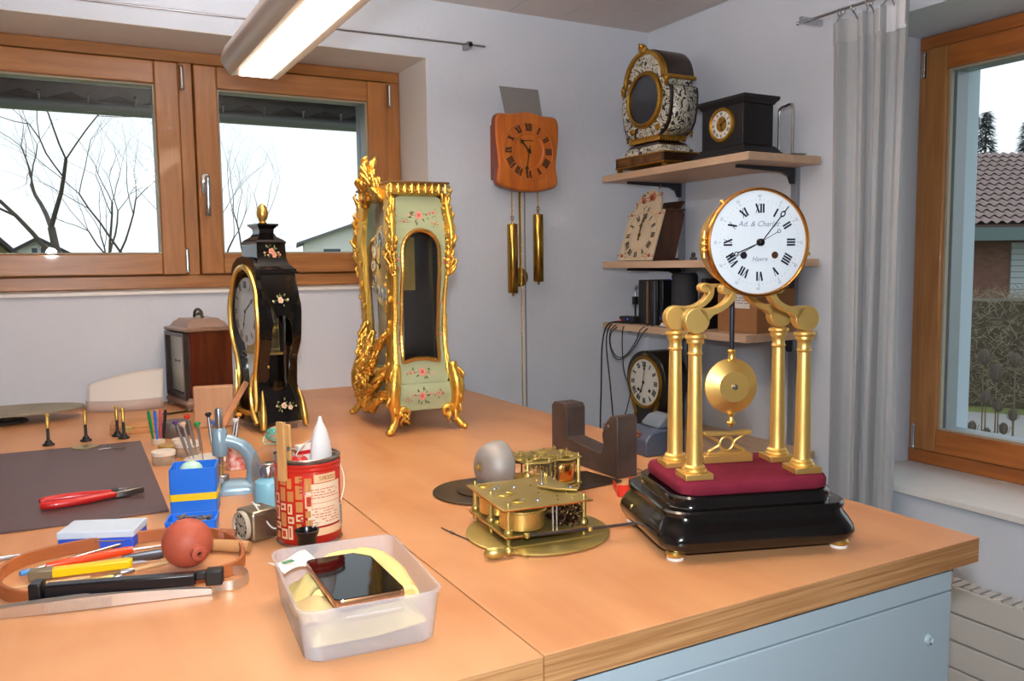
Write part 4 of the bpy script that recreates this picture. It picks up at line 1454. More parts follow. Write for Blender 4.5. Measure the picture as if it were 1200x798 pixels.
def chainlen(mb, x, y, z0, z1):
    n = int((z1-z0)/.0078)
    for k in range(n):
        mb.torus(.0030, .0010, Matrix.Translation((x, y, z0+(k+.5)*(z1-z0)/n)) @ Matrix.Rotation(R(90*(k % 2)+20), 4, 'Z') @ Matrix.Rotation(R(90), 4, 'X') @ Matrix.Diagonal((1, 1.7, 1, 1)), 7, 4)
for x, z0, z1 in ((-.060, -.500, -.253), (.047, -.4615, -.2175)):
    wt = MB().lathe([(.002, -.012), (.004, -.008), (.0035, -.002), (.0175, 0), (.0190, .002), (.0190, z1-z0-.004), (.0175, z1-z0-.001), (.004, z1-z0+.001), (.003, z1-z0+.012), (.001, z1-z0+.014)], Matrix.Translation((x, -.078, z0)), 24)
    w_ = wt.build('weight', m_wbr, wc)
    MB().torus(.006, .0016, Matrix.Translation((x, -.078, z1+.020)) @ Matrix.Rotation(R(90), 4, 'X'), 14, 6).build('weight_hook', m_wbr, w_)
    c = MB(); chainlen(c, x, -.078, z1+.026, -.135)
    c.build('chain', m_wbr, wc)
for x, m_ in ((-.0205, m_wbr), (-.004, M('chain_dark', (110, 104, 92), .4, .9))):
    c = MB(); chainlen(c, x, -.070, -.98, -.135)
    c.build('chain', m_, wc)
pb = MB().lathe([(.030, -.002), (.034, 0), (.030, .004), (.012, .006), (.0005, .0065)], face(-.012, -.045, -.445), 30)
pb.build('pendulum_bob', m_wbr, wc)
MB().bx(-.0145, -.0095, -.048, -.043, -.42, -.094).build('pendulum_rod', m_wbr, wc)
ps = MB()
ps.loft([[(1.443, 2.6720, 1.8015), (1.594, 2.6720, 1.8015), (1.594, 2.6735, 1.8015), (1.443, 2.6735, 1.8015)], [(1.440, 2.7215, 1.941), (1.601, 2.7215, 1.941), (1.601, 2.7235, 1.941), (1.440, 2.7235, 1.941)]])
tag(ps.build('metal_sheet', M('dull_zinc', (146, 144, 142), .5, .2), None), 'grey sheet of metal leaning on the wall behind the wall clock', 'sheet')

# ---------------- shelf unit on the right wall
su = T('wall_shelf', 'wooden wall shelves on black brackets between corner and curtain', 'shelf', (2.10, 2.215, 0))
m_shelf = wood_mat('shelf_beech', (206, 176, 148), (188, 156, 126), axis=1, scale=3, rough=.5, ratio=9, bump=.03)
m_rail = M('upright_grey', (150, 156, 164), .4, .5)
m_brk = M('bracket_black', (40, 42, 46), .45)
for y in (-.262, .293):
    MB().bx(-.006, .0105, y-.012, y+.012, .55, 1.62).build('upright', m_rail, su, bevel=.001)
for zt in (1.622, 1.308, 1.083, .700):
    sh = MB().bx(-.308, -.0065, -.370, .372, zt-.024, zt).build('shelf_board', m_shelf, su, bevel=.0015)
    for y in (-.262, .293):
        bk = MB().prism([(-.25, zt-.0245), (-.007, zt-.0245), (-.007, zt-.075), (-.020, zt-.075), (-.030, zt-.052), (-.06, zt-.040), (-.25, zt-.034)], y-.006, y+.006, 'xz')
        bk.build('bracket', m_brk, sh, bevel=.001)
# wire book ends
def bookend(label, x, y, z, h, w, rz):
    t = T('book_end', label, 'book end', (x, y, z), rz, 'wire book ends')
    MB().tube(smooth_poly([(-w/2, 0, .003), (-w/2, 0, h*.5), (-w/2, 0, h-.012), (-w/2+.012, 0, h), (0, 0, h), (w/2-.012, 0, h), (w/2, 0, h-.012), (w/2, 0, h*.5), (w/2, 0, .003)], 4, False), .0044, 8).build('wire_hoop', m_chrome, t)
    MB().bx(-w/2-.004, w/2+.004, -.045, .0, 0, .003).build('foot_plate', m_steel, t)
bookend('chrome wire book end beside the black mantel clock', 1.985, 1.886, 1.622, .150, .082, 72)
bookend('chrome wire book end behind the cable plug on the lowest shelf', 1.90, 2.502, 1.083, .135, .07, 80)
bookend('low chrome wire book end behind the tall inlaid clock', 1.935, 2.556, 1.622, .060, .05, 80)

# ---------------- inlaid clock with round dark dial opening
m_boulle = bpy.data.materials.new('inlay')
m_boulle.use_nodes = True
nt = m_boulle.node_tree
bs_ = nt.nodes['Principled BSDF']
bs_.inputs['Roughness'].default_value = .3
tc = nt.nodes.new('ShaderNodeTexCoord')
nz = nt.nodes.new('ShaderNodeTexNoise'); nz.inputs['Scale'].default_value = 34; nz.inputs['Detail'].default_value = 1.5; nz.inputs['Distortion'].default_value = 1.6
rp = nt.nodes.new('ShaderNodeValToRGB'); rp.color_ramp.interpolation = 'CONSTANT'
e = rp.color_ramp.elements
e[0].position = 0; e[0].color = lin((40, 34, 28))
e[1].position = .40; e[1].color = lin((206, 204, 192))
x = e.new(.53); x.color = lin((150, 148, 90))
x = e.new(.555); x.color = lin((52, 44, 34))
x = e.new(.60); x.color = lin((200, 198, 186))
nt.links.new(tc.outputs['Object'], nz.inputs['Vector']); nt.links.new(nz.outputs['Fac'], rp.inputs['Fac']); nt.links.new(rp.outputs['Color'], bs_.inputs['Base Color'])
m_ebony = M('ebony_brown', (44, 26, 18), .3, coat=.3)
m_oldg = M('old_gilt', (186, 140, 54), .4, .9, var=.25, scale=60)
ic = T('inlaid_clock', 'tall cream and black inlaid clock with round dark opening on top shelf', 'clock', (1.865, 2.355, 1.622), -90)
IW = [(.105, .070), (.125, .105), (.150, .122), (.19, .132), (.235, .136), (.262, .132), (.270, .118), (.272, .104), (.286, .104)]
sil = [(-w_, z) for z, w_ in IW] + [(-.104, .292)] + [(.102*math.cos(PI-PI*k/14), .292+.100*math.sin(PI*k/14)) for k in range(0, 15)] + [(w_, z) for z, w_ in reversed(IW)]
s = MB(); s.prism(sil, -.052, .065, 'xz'); s.build('case', m_ebony, ic, bevel=.002)
hole = [(p[0], p[1]+.235) for p in circ(.082, 60)]
N = 80
o, i = radial([(p[0]*.95, .235+(p[1]-.235)*.97) for p in sil], (0, .235), N), radial(hole, (0, .235), N)
MB().loft([[(p.x, -.052, p.y) for p in o], [(p.x, -.055, p.y) for p in o], [(q.x, -.055, q.y) for q in i]], None, False, False).build('front_inlay', m_boulle, ic)
for sx in (-1, 1):
    sp = MB()
    zz = [(z, w_) for z, w_ in IW if z < .266]
    sp.loft([[(sx*(w_+.0015), -.042, z), (sx*(w_+.0015), .055, z)] for z, w_ in zz], None, False, False, closed=False)
    sp.build('side_inlay', m_boulle, ic, solid=.001)
    MB().bx(sx*.1045, sx*.1065, -.045, .058, .273, .291).build('frieze_inlay', m_boulle, ic)
MB().lathe([(.080, 0), (.080, .010), (.085, .013), (.094, .009), (.097, 0)], face(0, -.055, .235), 56).build('bezel', m_oldg, ic)
MB().lathe([(.081, 0), (.081, .002), (.0003, .0025)], face(0, -.0555, .235), 40).build('opening_glass', M('smoky_glass', (52, 54, 62), .12, coat=.4), ic)
ar = MB()
P = [(.112*math.cos(PI-PI*k/20), .292+.108*math.sin(PI*k/20)) for k in range(21)]
Pi_ = [(.098*math.cos(PI-PI*k/20), .292+.094*math.sin(PI*k/20)) for k in range(21)]
ar.prism(P+list(reversed(Pi_)), -.066, -.045, 'xz')
ar.bx(-.120, -.098, -.066, .070, .290, .302).bx(.098, .120, -.066, .070, .290, .302)
ar.build('arch_moulding', m_oldg, ic, bevel=.002)
rf = MB()
P2 = [(.106*math.cos(PI-PI*k/20), .296+.108*math.sin(PI*k/20)) for k in range(21)]
rf.prism(P2, -.040, .070, 'xz'); rf.build('roof', m_ebony, ic)
mk_ = MB(); mk_.sphere((0, -.062, .402), .016, 12, (1, .7, 1.1)); vine(mk_, [(-.016, -.062, .398), (0, -.066, .415), (.016, -.062, .398)], .006, 5, .012, 2)
mk_.build('crest_mask', m_oldg, ic)
for sx in (-1, 1):
    MB().sphere((sx*.118, -.058, .287), .011, 12).lathe([(.004, -.02), (.009, -.01), (.006, .0)], Matrix.Translation((sx*.118, -.058, .283)), 12).build('corner_mask', m_oldg, ic)
    MB().lathe([(.001, -.022), (.005, -.016), (.003, -.010), (.007, -.004), (.004, .0)], Matrix.Translation((sx*.112, -.045, .122)), 12).build('drop_finial', m_oldg, ic)
    MB().lathe([(.001, -.022), (.005, -.016), (.003, -.010), (.007, -.004), (.004, .0)], Matrix.Translation((sx*.112, .055, .122)), 12).build('drop_finial', m_oldg, ic)
    MB().lathe([(.012, 0), (.009, .006), (.001, .009)], face(sx*.07, -.055, .135), 16).build('rosette', m_oldg, ic)
s = MB(); s.stack([(rc(*a[:2]), a[2]) for a in ((.088, .062, .0755), (.080, .058, .084), (.062, .046, .092), (.062, .046, .104), (.072, .055, .106))])
s.build('neck', m_ebony, ic)
fg = MB()
for k in range(15):
    fg.sphere((-.078+k*.0112, -.058, .0985), .0062, 8, (1, .7, 1.5))
for sx in (-1, 1):
    for k in range(10):
        fg.sphere((sx*.078, -.050+k*.0115, .0985), .0062, 8, (.7, 1, 1.5))
fg.bx(-.080, .080, -.060, .062, .103, .110)
fg.build('fringe', m_oldg, ic)
s = MB(); s.stack([(rc(*a[:2]), a[2]) for a in ((.112, .072, .048), (.108, .068, .060), (.090, .062, .0755))])
s.build('plinth', m_boulle, ic)
MB().bx(-.135, .135, -.080, .085, .014, .044).build('base_box', m_ebony, ic)
MB().bx(-.1365, .1365, -.0815, .0865, .044, .049).bx(-.1365, .1365, -.0815, .0865, .012, .017).build('base_moulding', m_oldg, ic)
MB().bx(-.125, .125, -.0812, -.080, .020, .042).build('base_inlay', M('tortoiseshell', (120, 84, 44), .35, var=.7, scale=40), ic)
for sx in (-1, 1):
    for sy in (-.07, .075):
        MB().lathe([(.007, 0), (.010, .003), (.011, .007), (.007, .0118)], Matrix.Translation((sx*.125, sy, 0)), 14).build('foot', m_oldg, ic)

# ---------------- black mantel clock
mc = T('mantel_clock', 'matt black slab-topped mantel clock with small white dial on top shelf', 'clock', (1.918, 2.025, 1.622), -90)
mc.scale = (1, .84, .97)
m_slate2 = M('black_marble', (22, 20, 22), .42)
MB().stack([(rc(*a[:2]), a[2]) for a in ((.118, .092, 0), (.118, .092, .014), (.114, .088, .016), (.108, .084, .024), (.098, .078, .034), (.094, .076, .036))]).build('base', m_slate2, mc, angle=30)
MB().bx(-.092, .092, -.074, .074, .036, .166).build('body', m_slate2, mc, bevel=.002)
MB().stack([(rc(*a[:2]), a[2]) for a in ((.095, .077, .166), (.098, .080, .172), (.106, .086, .178), (.108, .088, .181), (.108, .088, .190))]).build('top_slab', m_slate2, mc, angle=30)
FM = face(.0, -.074, .108)
MB().lathe([(.043, 0), (.043, .006), (.047, .010), (.053, .008), (.056, 0)], FM, 44).build('bezel', m_oldg, mc)
dl = MB().lathe([(.044, .0), (.044, .004), (.026, .005), (.024, .002), (.0003, .002)], FM, 40).build('dial', M('ivory_enamel', (226, 222, 208), .3), mc)
nm = MB(); dial_numerals(nm, .035, .010, FM @ Matrix.Translation((0, 0, .0046)), .18, .08); nm.build('numerals', m_ink, dl)
MB().lathe([(.022, .002), (.022, .004), (.012, .006), (.0003, .006)], FM, 24).torus(.015, .002, FM @ Matrix.Translation((.004, .01, .006)), 18, 6).build('escapement', m_oldg, dl)
hn = MB(); hand_mesh(hn, .032, 65, FM, .002, 0, 'spade', .0005, .0085); hand_mesh(hn, .022, 160, FM, .002, 0, 'spade', .0005, .008); hn.build('hands', m_dark, dl)

# ---------------- painted-face clock leaning on the middle shelf
ptc = T('painted_clock', 'old cream painted-face clock with wooden movement box on middle shelf', 'clock', (1.835, 2.452, 1.308), -90)
m_cream = M('cream_paint', (214, 196, 166), .6, var=.15, scale=14)
m_oldw = wood_mat('old_wood', (76, 42, 24), (48, 26, 16), axis=2, scale=5, rough=.5, ratio=7)
tl = 18
PM = Matrix.Rotation(R(-tl), 4, 'X')
sh_ = [(-.100, 0), (.100, 0), (.100, .188)] + [(.078*math.cos(PI*k/16), .188+.078*math.sin(PI*k/16)) for k in range(17)] + [(-.100, .188)]
s = MB(); s.prism(sh_, 0, .008, 'xz', Matrix.Translation((0, 0, .003)) @ PM)
pf = s.build('face_board', m_cream, ptc, bevel=.0015)
FP = Matrix.Translation((0, 0, .003)) @ PM @ face(0, -.0004, .094)
nm = MB(); dial_numerals(nm, .072, .021, FP, .24, .10); nm.build('numerals', M('old_ink', (52, 44, 40), .6), pf)
s = MB(); s.torus(.090, .0012, FP @ Matrix.Diagonal((1, 1, .4, 1)), 48, 5); s.torus(.055, .0007, FP @ Matrix.Diagonal((1, 1, .4, 1)), 40, 5); s.build('chapter_lines', M('old_ochre', (190, 150, 96), .6), pf)
hn = MB(); hand_mesh(hn, .075, 3, FP, .004, .02, 'spade', .0008, .006); hand_mesh(hn, .05, -8, FP, .005, .02, 'spade', .0008, .005); hn.build('hands', M('old_brass', (110, 90, 44), .45, .8), pf)
fl_ = (MB(), MB(), MB())
for (x, z, s_, sd) in ((.014, .140, .022, 91), (-.030, .128, .016, 92), (-.08, -.078, .010, 93), (.08, -.078, .010, 94), (.082, .078, .008, 95), (-.082, .078, .008, 96)):
    flower(fl_, (x, z), s_, sd, FP, True)
fl_[0].build('painted_petals', M('faded_rose', (190, 112, 92), .6), pf)
fl_[1].build('painted_hearts', M('faded_red', (138, 56, 40), .6), pf)
fl_[2].build('painted_leaves', M('faded_leaf', (120, 112, 70), .6), pf)
MB().prism([(.022, .010), (.135, .010), (.178, .165), (.170, .178), (.076, .178)], -.068, .068, 'yz').build('movement_box', m_oldw, ptc, bevel=.002)
MB().bx(-.076, .076, .020, .145, 0, .0098).build('box_floor', m_oldw, ptc, bevel=.001)
MB().prism([(.079, .1785), (.172, .1785), (.176, .186), (.082, .186)], -.074, .074, 'yz').build('box_roof', m_oldw, ptc, bevel=.001)
MB().prism([(.158, .188), (.168, .188), (.190, .212), (.180, .216)], -.055, .055, 'yz').build('back_board', m_oldw, ptc)
tag(MB().lathe([(.012, 0), (.014, .010), (.006, .014), (.009, .024), (.002, .030)], Matrix.Translation((2.035, 2.362, 1.3085)), 16).build('metal_ornament', M('pewter', (120, 112, 120), .4, .7), None), 'small grey metal ornament beside the painted-face clock', 'ornament')

# ---------------- lowest visible shelf: boxes, speaker, papers, carton, plugs
ZS = 1.0835
m_blk = M('matt_black', (24, 24, 28), .45)
def slab(name, label, cat, x0, x1, y0, y1, z0, z1, mat, bevel=.003, group=None):
    t = T(name, label, cat, ((x0+x1)/2, (y0+y1)/2, z0), 0, group)
    MB().bx(x0-(x0+x1)/2, x1-(x0+x1)/2, y0-(y0+y1)/2, y1-(y0+y1)/2, 0, z1-z0).build('body', mat, t, bevel=bevel)
    return t
t = slab('storage_box', 'black upright box with a brass stripe on lowest shelf', 'box', 1.835, 1.97, 2.345, 2.425, ZS, ZS+.158, m_blk)
MB().bx(-.0685, -.0678, -.018, -.008, .004, .154).build('stripe', M('stripe_brass', (150, 112, 80), .4, .5), t)
t = slab('book', 'slim black book with a silver line standing beside the brass-striped box', 'book', 1.835, 1.98, 2.318, 2.343, ZS, ZS+.158, M('black_cover', (20, 20, 24), .3))
MB().bx(-.0732, -.0727, -.001, .004, .004, .154).build('spine_line', m_steel, t)
t = slab('book', 'black book standing next to the dark cylinder speaker', 'book', 1.842, 1.98, 2.296, 2.316, ZS, ZS+.158, M('black_cover'))
MB().bx(-.0695, -.0690, -.006, .006, .02, .03).build('spine_mark', M('spine_blue', (60, 70, 130), .5), t)
t = T('speaker', 'dark grey cylindrical speaker on the lowest shelf', 'speaker', (1.89, 2.238, ZS+.0115))
MB().lathe([(.040, 0), (.044, .003), (.0445, .008), (.0445, .160), (.042, .167), (.036, .170)], None, 36).build('body', M('speaker_fabric', (40, 42, 48), .7, bump=.3, bscale=600), t)
MB().lathe([(.035, .170), (.035, .1715), (.002, .1715)], None, 30).build('top_plate', m_blk, t)
MB().sphere((-.0405, .018, .150), .003, 8).build('indicator', M('blue_led', (60, 80, 200), .3, emit=1.0), t)
for k in range(2):
    tag(MB().bx(1.825+.006*k, 1.985, 2.155-.008*k, 2.290, ZS+.0056*k, ZS+.0053+.0056*k).build('paper_pad', M('paper_white', (224, 224, 222), .8), None, bevel=.0004), ['white pad of paper lying lowest under the cylinder speaker', 'white pad of paper directly under the cylinder speaker'][k], 'paper', 'paper pads under the speaker')
t = T('carton', 'brown cardboard box with a white label on the lowest shelf', 'carton', (1.93, 1.935, ZS), 0)
MB().bx(-.08, .08, -.075, .095, 0, .135).build('body', M('cardboard', (158, 112, 72), .8, var=.1, scale=12), t, bevel=.001)
MB().bx(-.0808, -.0802, -.045, .03, .075, .118).build('shipping_label', M('label_white', (226, 226, 224), .6), t)
lt = MB()
for k in range(3):
    for j in range(6):
        lt.bx(-.0812, -.0809, -.038+j*.011, -.038+j*.011+.008*(1 if (j+k) % 3 else .5), .106-k*.008, .108-k*.008)
lt.build('label_print', m_ink, t)
MB().bx(-.0804, .0804, -.001, .012, .1345, .1356).build('tape', M('packing_tape', (176, 134, 90), .3), t)
t = T('book', 'dark book leaning against the cardboard box', 'book', (1.90, 2.105, ZS+.001), 0, rx=9)
MB().bx(-.065, .07, -.010, .012, 0, .165).build('cover', M('book_dark', (34, 28, 30), .5), t, bevel=.001)
MB().bx(-.0655, -.065, -.008, .010, .09, .13).build('spine_label', M('spine_brown', (96, 50, 40), .5), t)
t = T('power_plug', 'black power adapter with red light at the shelf edge', 'power adapter', (1.835, 2.475, ZS))
MB().bx(-.02, .02, -.045, .040, 0, .026).build('body', m_blk, t, bevel=.004)
MB().sphere((-.0205, .030, .010), .0035, 8).build('red_light', M('red_led', (200, 30, 30), .3, emit=1.5), t)
MB().sphere((-.0205, -.014, .016), .0030, 8).build('blue_light', M('blue_led'), t)
MB().bx(-.008, .008, -.040, -.024, .070, .098).cyl((0, -.032, .026), (0, -.032, .07), .0025, n=8).build('jack', m_blk, t)
# cables hanging from the lowest shelf
m_cable = M('cable_black', (28, 28, 32), .5)
def cable(label, pts, r=.0024):
    o = MB().tube(smooth_poly(pts, 7, False), r, 8).build('cable', m_cable, None)
    tag(o, label, 'cable', 'cables hanging below the shelves')
cable('black cable bundle falling straight from the shelf end, left strand', [(1.812, 2.50, 1.090), (1.785, 2.545, 1.075), (1.775, 2.565, 1.00), (1.772, 2.568, .85), (1.770, 2.572, .70), (1.770, 2.58, .45)], .0030)
cable('black cable falling straight from the shelf end, right strand', [(1.812, 2.488, 1.092), (1.788, 2.535, 1.070), (1.782, 2.548, 1.00), (1.790, 2.535, .85), (1.80, 2.53, .68), (1.80, 2.54, .45)], .0026)
cable('black cable looping below the shelf towards the plug', [(1.805, 2.475, 1.092), (1.784, 2.520, 1.060), (1.782, 2.525, 1.00), (1.785, 2.49, .955), (1.788, 2.44, .965), (1.788, 2.38, 1.01), (1.786, 2.325, 1.065), (1.81, 2.30, 1.090)], .0020)
cable('second black cable looping just inside the first loop', [(1.806, 2.466, 1.090), (1.782, 2.515, 1.050), (1.780, 2.515, .995), (1.784, 2.48, .962), (1.786, 2.43, .975), (1.784, 2.37, 1.03), (1.784, 2.345, 1.07), (1.806, 2.32, 1.090)], .0018)
cable('thin black cable hanging in a wavy line to the oval clock', [(1.806, 2.455, 1.0915), (1.786, 2.452, 1.06), (1.785, 2.452, .98), (1.785, 2.44, .91), (1.785, 2.405, .85), (1.785, 2.425, .78), (1.785, 2.44, .72), (1.785, 2.44, .45)], .0018)
cable('black cable hanging behind the pendulum from the lowest shelf', [(1.806, 2.135, 1.090), (1.784, 2.130, 1.06), (1.784, 2.125, .95), (1.784, 2.115, .85), (1.784, 2.115, .60)], .0026)
cable('thin black cable hanging next to the thicker one behind the pendulum', [(1.806, 2.100, 1.090), (1.783, 2.095, 1.06), (1.783, 2.095, .95), (1.783, 2.095, .60)], .0020)

# ---------------- small oval clock low behind the bench
oc = T('oval_clock', 'small dark waisted clock with oval gilt rim standing behind the worktop', 'clock', (1.90, 2.41, .700), -90)
ow = [(0, .085), (.02, .070), (.05, .056), (.075, .062), (.10, .085), (.14, .106), (.18, .112), (.22, .106), (.25, .088), (.272, .06), (.284, .025)]
sil = [(-w_, z) for z, w_ in ow] + [(w_, z) for z, w_ in reversed(ow)]
sil = [(p.x, p.y) for p in smooth_poly(sil, 3)]
s = MB(); s.prism([(p[0], max(0, p[1])) for p in sil], -.045, .06, 'xz'); s.build('case', M('dark_case', (34, 30, 26), .3, coat=.3), oc, bevel=.004)
FO = face(0, -.046, .172)
s = MB(); s.torus(.090, .0075, FO, 48, 8); s.tube([(p[0], -.046, p[1]) for p in [(-.080, .112), (-.052, .06), (-.068, .02), (-.084, .002)]], .006, 8); s.tube([(p[0], -.046, p[1]) for p in [(.080, .112), (.052, .06), (.068, .02), (.084, .002)]], .006, 8)
s.build('gilt_rim', m_oldg, oc)
dl = MB().lathe([(.085, 0), (.085, .003), (.0003, .006)], FO, 44).build('dial', M('ivory_enamel'), oc)
nm = MB(); dial_numerals(nm, .066, .019, FO @ Matrix.Translation((0, 0, .0042)), .2, .08, .001); nm.build('numerals', m_ink, dl)
hn = MB(); hand_mesh(hn, .072, 8, FO, .003, .01, 'spade', .0008, .009); hand_mesh(hn, .05, 205, FO, .004, .0, 'spade', .0008, .008); hn.build('hands', m_dark, dl)
for sx in (-1, 1):
    MB().lathe([(.006, .0), (.006, .0062)], FO @ Matrix.Translation((sx*.032, -.028, 0)), 14).build('winding_hole', m_ink, dl)
fl_ = (MB(), MB(), MB())
flower(fl_, (0, .100), .006, 99, FO)
fl_[0].build('painted_petals', M('painted_gold', (170, 130, 60), .5), oc); fl_[1].build('painted_hearts', m_rose, oc); fl_[2].build('painted_leaves', M('painted_olive'), oc)

# ================================================================== THINGS ON THE WORKTOP
Z0 = TZ + .0003
# ---------------- wooden case clock with glazed door
kc = T('case_clock', 'dark brown wooden box clock with glazed door and handle on top', 'clock', (.366, 2.608, Z0), -80)
kc.scale = (1, 1, .95)
m_mah = wood_mat('mahogany', (104, 44, 24), (74, 28, 16), axis=2, scale=5, rough=.25, ratio=9, coat=.4)
m_mahl = M('mahogany_base', (150, 118, 100), .35, coat=.3)
MB().stack([(rc(*a[:2]), a[2]) for a in ((.098, .074, .012), (.098, .074, .020), (.092, .068, .028), (.090, .066, .034))]).build('base', m_mahl, kc, angle=30)
MB().bx(-.088, .088, -.058, .064, .034, .232).build('body', m_mah, kc, bevel=.001)
MB().stack([(rc(*a[:2]), a[2]) for a in ((.090, .066, .232), (.096, .072, .236), (.096, .072, .242), (.080, .058, .246), (.072, .052, .258), (.060, .042, .266), (.058, .040, .270))]).build('top', m_mahl, kc, angle=30)
h = MB(); h.tube(smooth_poly([(-.035, 0, .271), (-.03, 0, .288), (-.01, 0, .296), (.01, 0, .296), (.03, 0, .288), (.035, 0, .271)], 4, False), .0042, 8); vine(h, [(-.04, 0, .276), (0, .004, .283), (.04, 0, .276)], .004, 7, .010, 2)
h.build('carrying_handle', M('bronze', (92, 84, 62), .4, .9), kc)
d = MB().ring(rect(-.088, .088, .030, .230), rect(-.076, .076, .044, .218), -.074, -.060, 'xz')
dr_ = d.build('door', M('door_frame_dark', (58, 46, 40), .3), kc, bevel=.001)
MB().bx(-.076, .076, -.068, -.0665, .044, .218).build('door_glass', m_clear, dr_)
MB().bx(-.075, .075, -.0592, -.0585, .046, .216).build('silvered_dial', M('silvered', (206, 202, 192), .35, .3), kc)
hn = MB(); hand_mesh(hn, .05, 270, face(0, -.0593, .14), .003, 0, 'spade'); hn.build('hand', m_dark, kc)
for sx in (-1, 1):
    for sy in (-1, 1):
        MB().stack([(rc(.014, .014), 0), (rc(.012, .012), .012)], Matrix.Translation((sx*.082, sy*.058, 0))).build('foot', m_mahl, kc)
t = T('clock_key', 'ornate metal clock key lying before the box clock', 'key', (.285, 2.46, Z0), 20)
MB().cyl((-.03, 0, .005), (.02, 0, .005), .003, n=10).torus(.008, .0025, Matrix.Translation((.028, 0, .005)), 14, 6).torus(.008, .0025, Matrix.Translation((-.036, .004, .005)), 14, 6).build('shank', M('bronze'), t)

# ---------------- wooden block, stick, little case, steel ring box, pens
bl = T('wood_block', 'pale square wooden block standing before the box clock', 'block', (.338, 2.212, Z0), -9)
MB().bx(-.048, .048, -.014, .014, 0, .105).build('board', wood_mat('block_wood', (206, 160, 122), (190, 142, 104), axis=2, scale=4, rough=.5, ratio=8), bl, bevel=.004)
stk = MB().box((0, 0, .065), (.014, .006, .13), None)
o = stk.build('wood_stick', M('stick_wood', (214, 146, 96), .5), None, bevel=.0006)
tag(o, 'flat wooden stick leaning towards the black lacquered clock', 'stick')
o.location = (.346, 2.168, Z0+.003); o.rotation_euler = (R(-8), R(31), R(-8))
wb_ = T('wooden_case', 'little flat wooden case with brass clasp near the wall', 'case', (.168, 2.265, Z0), -8)
m_casew = wood_mat('case_wood', (206, 150, 92), (180, 118, 62), axis=0, scale=4, rough=.5, ratio=8)
MB().bx(-.065, .055, -.045, .045, 0, .014).build('body', m_casew, wb_, bevel=.001)
MB().bx(-.065, .055, -.045, .045, .0146, .026).build('lid', m_casew, wb_, bevel=.001)
MB().bx(-.030, -.016, -.0475, -.0450, .008, .020).torus(.004, .0009, face(-.023, -.0485, .010), 12, 5).build('clasp', m_brass, wb_)
tr_ = T('round_tin', 'round grey metal tin standing before the wooden block', 'tin', (.236, 2.140, Z0))
MB().lathe([(.033, 0), (.0345, .002), (.0345, .018)], None, 36).build('body', M('grey_tin', (120, 112, 108), .4, .6), tr_)
MB().lathe([(.0355, .016), (.0355, .033), (.033, .036), (.024, .0352), (.0003, .0352)], None, 36).build('lid', M('grey_tin'), tr_)
pcs = [((22, 140, 70), (-.006, .004), -6, 'green'), ((60, 110, 215), (.0, -.004), -2, 'blue'), ((196, 90, 100), (.006, .004), 3, 'red'), ((40, 20, 20), (.011, -.003), 6, 'black')]
for c_, (dx, dy), a, nm_ in pcs:
    o = MB().tube([(0, 0, 0), (0, 0, .02), (0, 0, .05), (0, 0, .066)], [.0020, .0030, .0038, .0030], 8).build('plastic_pick', M('pick_'+nm_, c_, .35), None)
    o.location = (.187+dx*1.3, 2.058+dy*1.2, Z0+.012); o.rotation_euler = (R(-6), R(a), 0)
    tag(o, nm_ + ' plastic pick standing in the small white holder', 'pick', 'coloured plastic picks')
t = T('pick_holder', 'small off-white round holder under the coloured picks', 'holder', (.190, 2.058, Z0))
MB().lathe([(.0135, 0), (.0145, .003), (.0145, .011), (.011, .012)], None, 20).build('cup', M('offwhite', (214, 200, 176), .5), t)

# ---------------- four black and brass stakes
for k, (x, y, lb) in enumerate([(-.0325, 2.180, 'black-based brass stake nearest the left edge'), (.0448, 2.187, 'black-based brass stake behind the brass disc on the mat'), (.1135, 2.213, 'black-based brass stake in the pair, rear one'), (.1250, 2.172, 'black-based brass stake in the pair, front one')]):
    t = T('stake', lb, 'stake', (x, y, Z0), 0, 'brass stakes behind the mat')
    MB().lathe([(.0125, 0), (.0130, .002), (.0120, .004), (.0080, .006), (.0070, .010), (.0045, .012), (.0035, .014), (.0032, .040)], None, 20).build('base', m_blk, t)
    MB().lathe([(.0042, .040), (.0042, .064), (.0034, .065), (.0034, .067), (.0052, .068), (.0052, .072), (.003, .074)], None, 18).build('tip', m_gold, t)

# ---------------- curled translucent sheet and grey board against the wall
t = T('plastic_sheet', 'curled translucent white sheet standing against the wall', 'sheet', (.06, 2.64, Z0), -10)
def cs(u, v):
    return (u*.200, -.03*math.sin(u*PI)*(1-v) + .055*v + .03*v*v*u, (.038 + .062*math.sin(min(1, v)*PI/2)*(.55+.45*u))*v/1.0 + .012*v*math.sin(u*2.6))
MB().grid(cs, 24, 12).build('sheet', M('milky_sheet', (232, 224, 216), .5), t, solid=.0006, flip=False)
MB().grid(lambda u, v: (u*.20, -.03*math.sin(u*PI)-.006, v*.032), 20, 2).build('front_strip', frosted_mat('milky_strip', (230, 214, 206), .75), t, solid=.0005, flip=False)
t = T('grey_board', 'thin grey oval board on a low dark foot at the left edge', 'board', (-.13, 2.575, Z0))
MB().stack([([(p[0], p[1]) for p in circ(.185, 40, 0, .095)], z) for z in (.026, .033)]).build('board', M('grey_felt', (150, 142, 126), .8, var=.15, scale=20), t, bevel=.002)
MB().lathe([(.05, 0), (.045, .006), (.02, .009), (.02, .0255)], None, 24).build('foot', M('dark_foot', (70, 60, 52), .6), t)

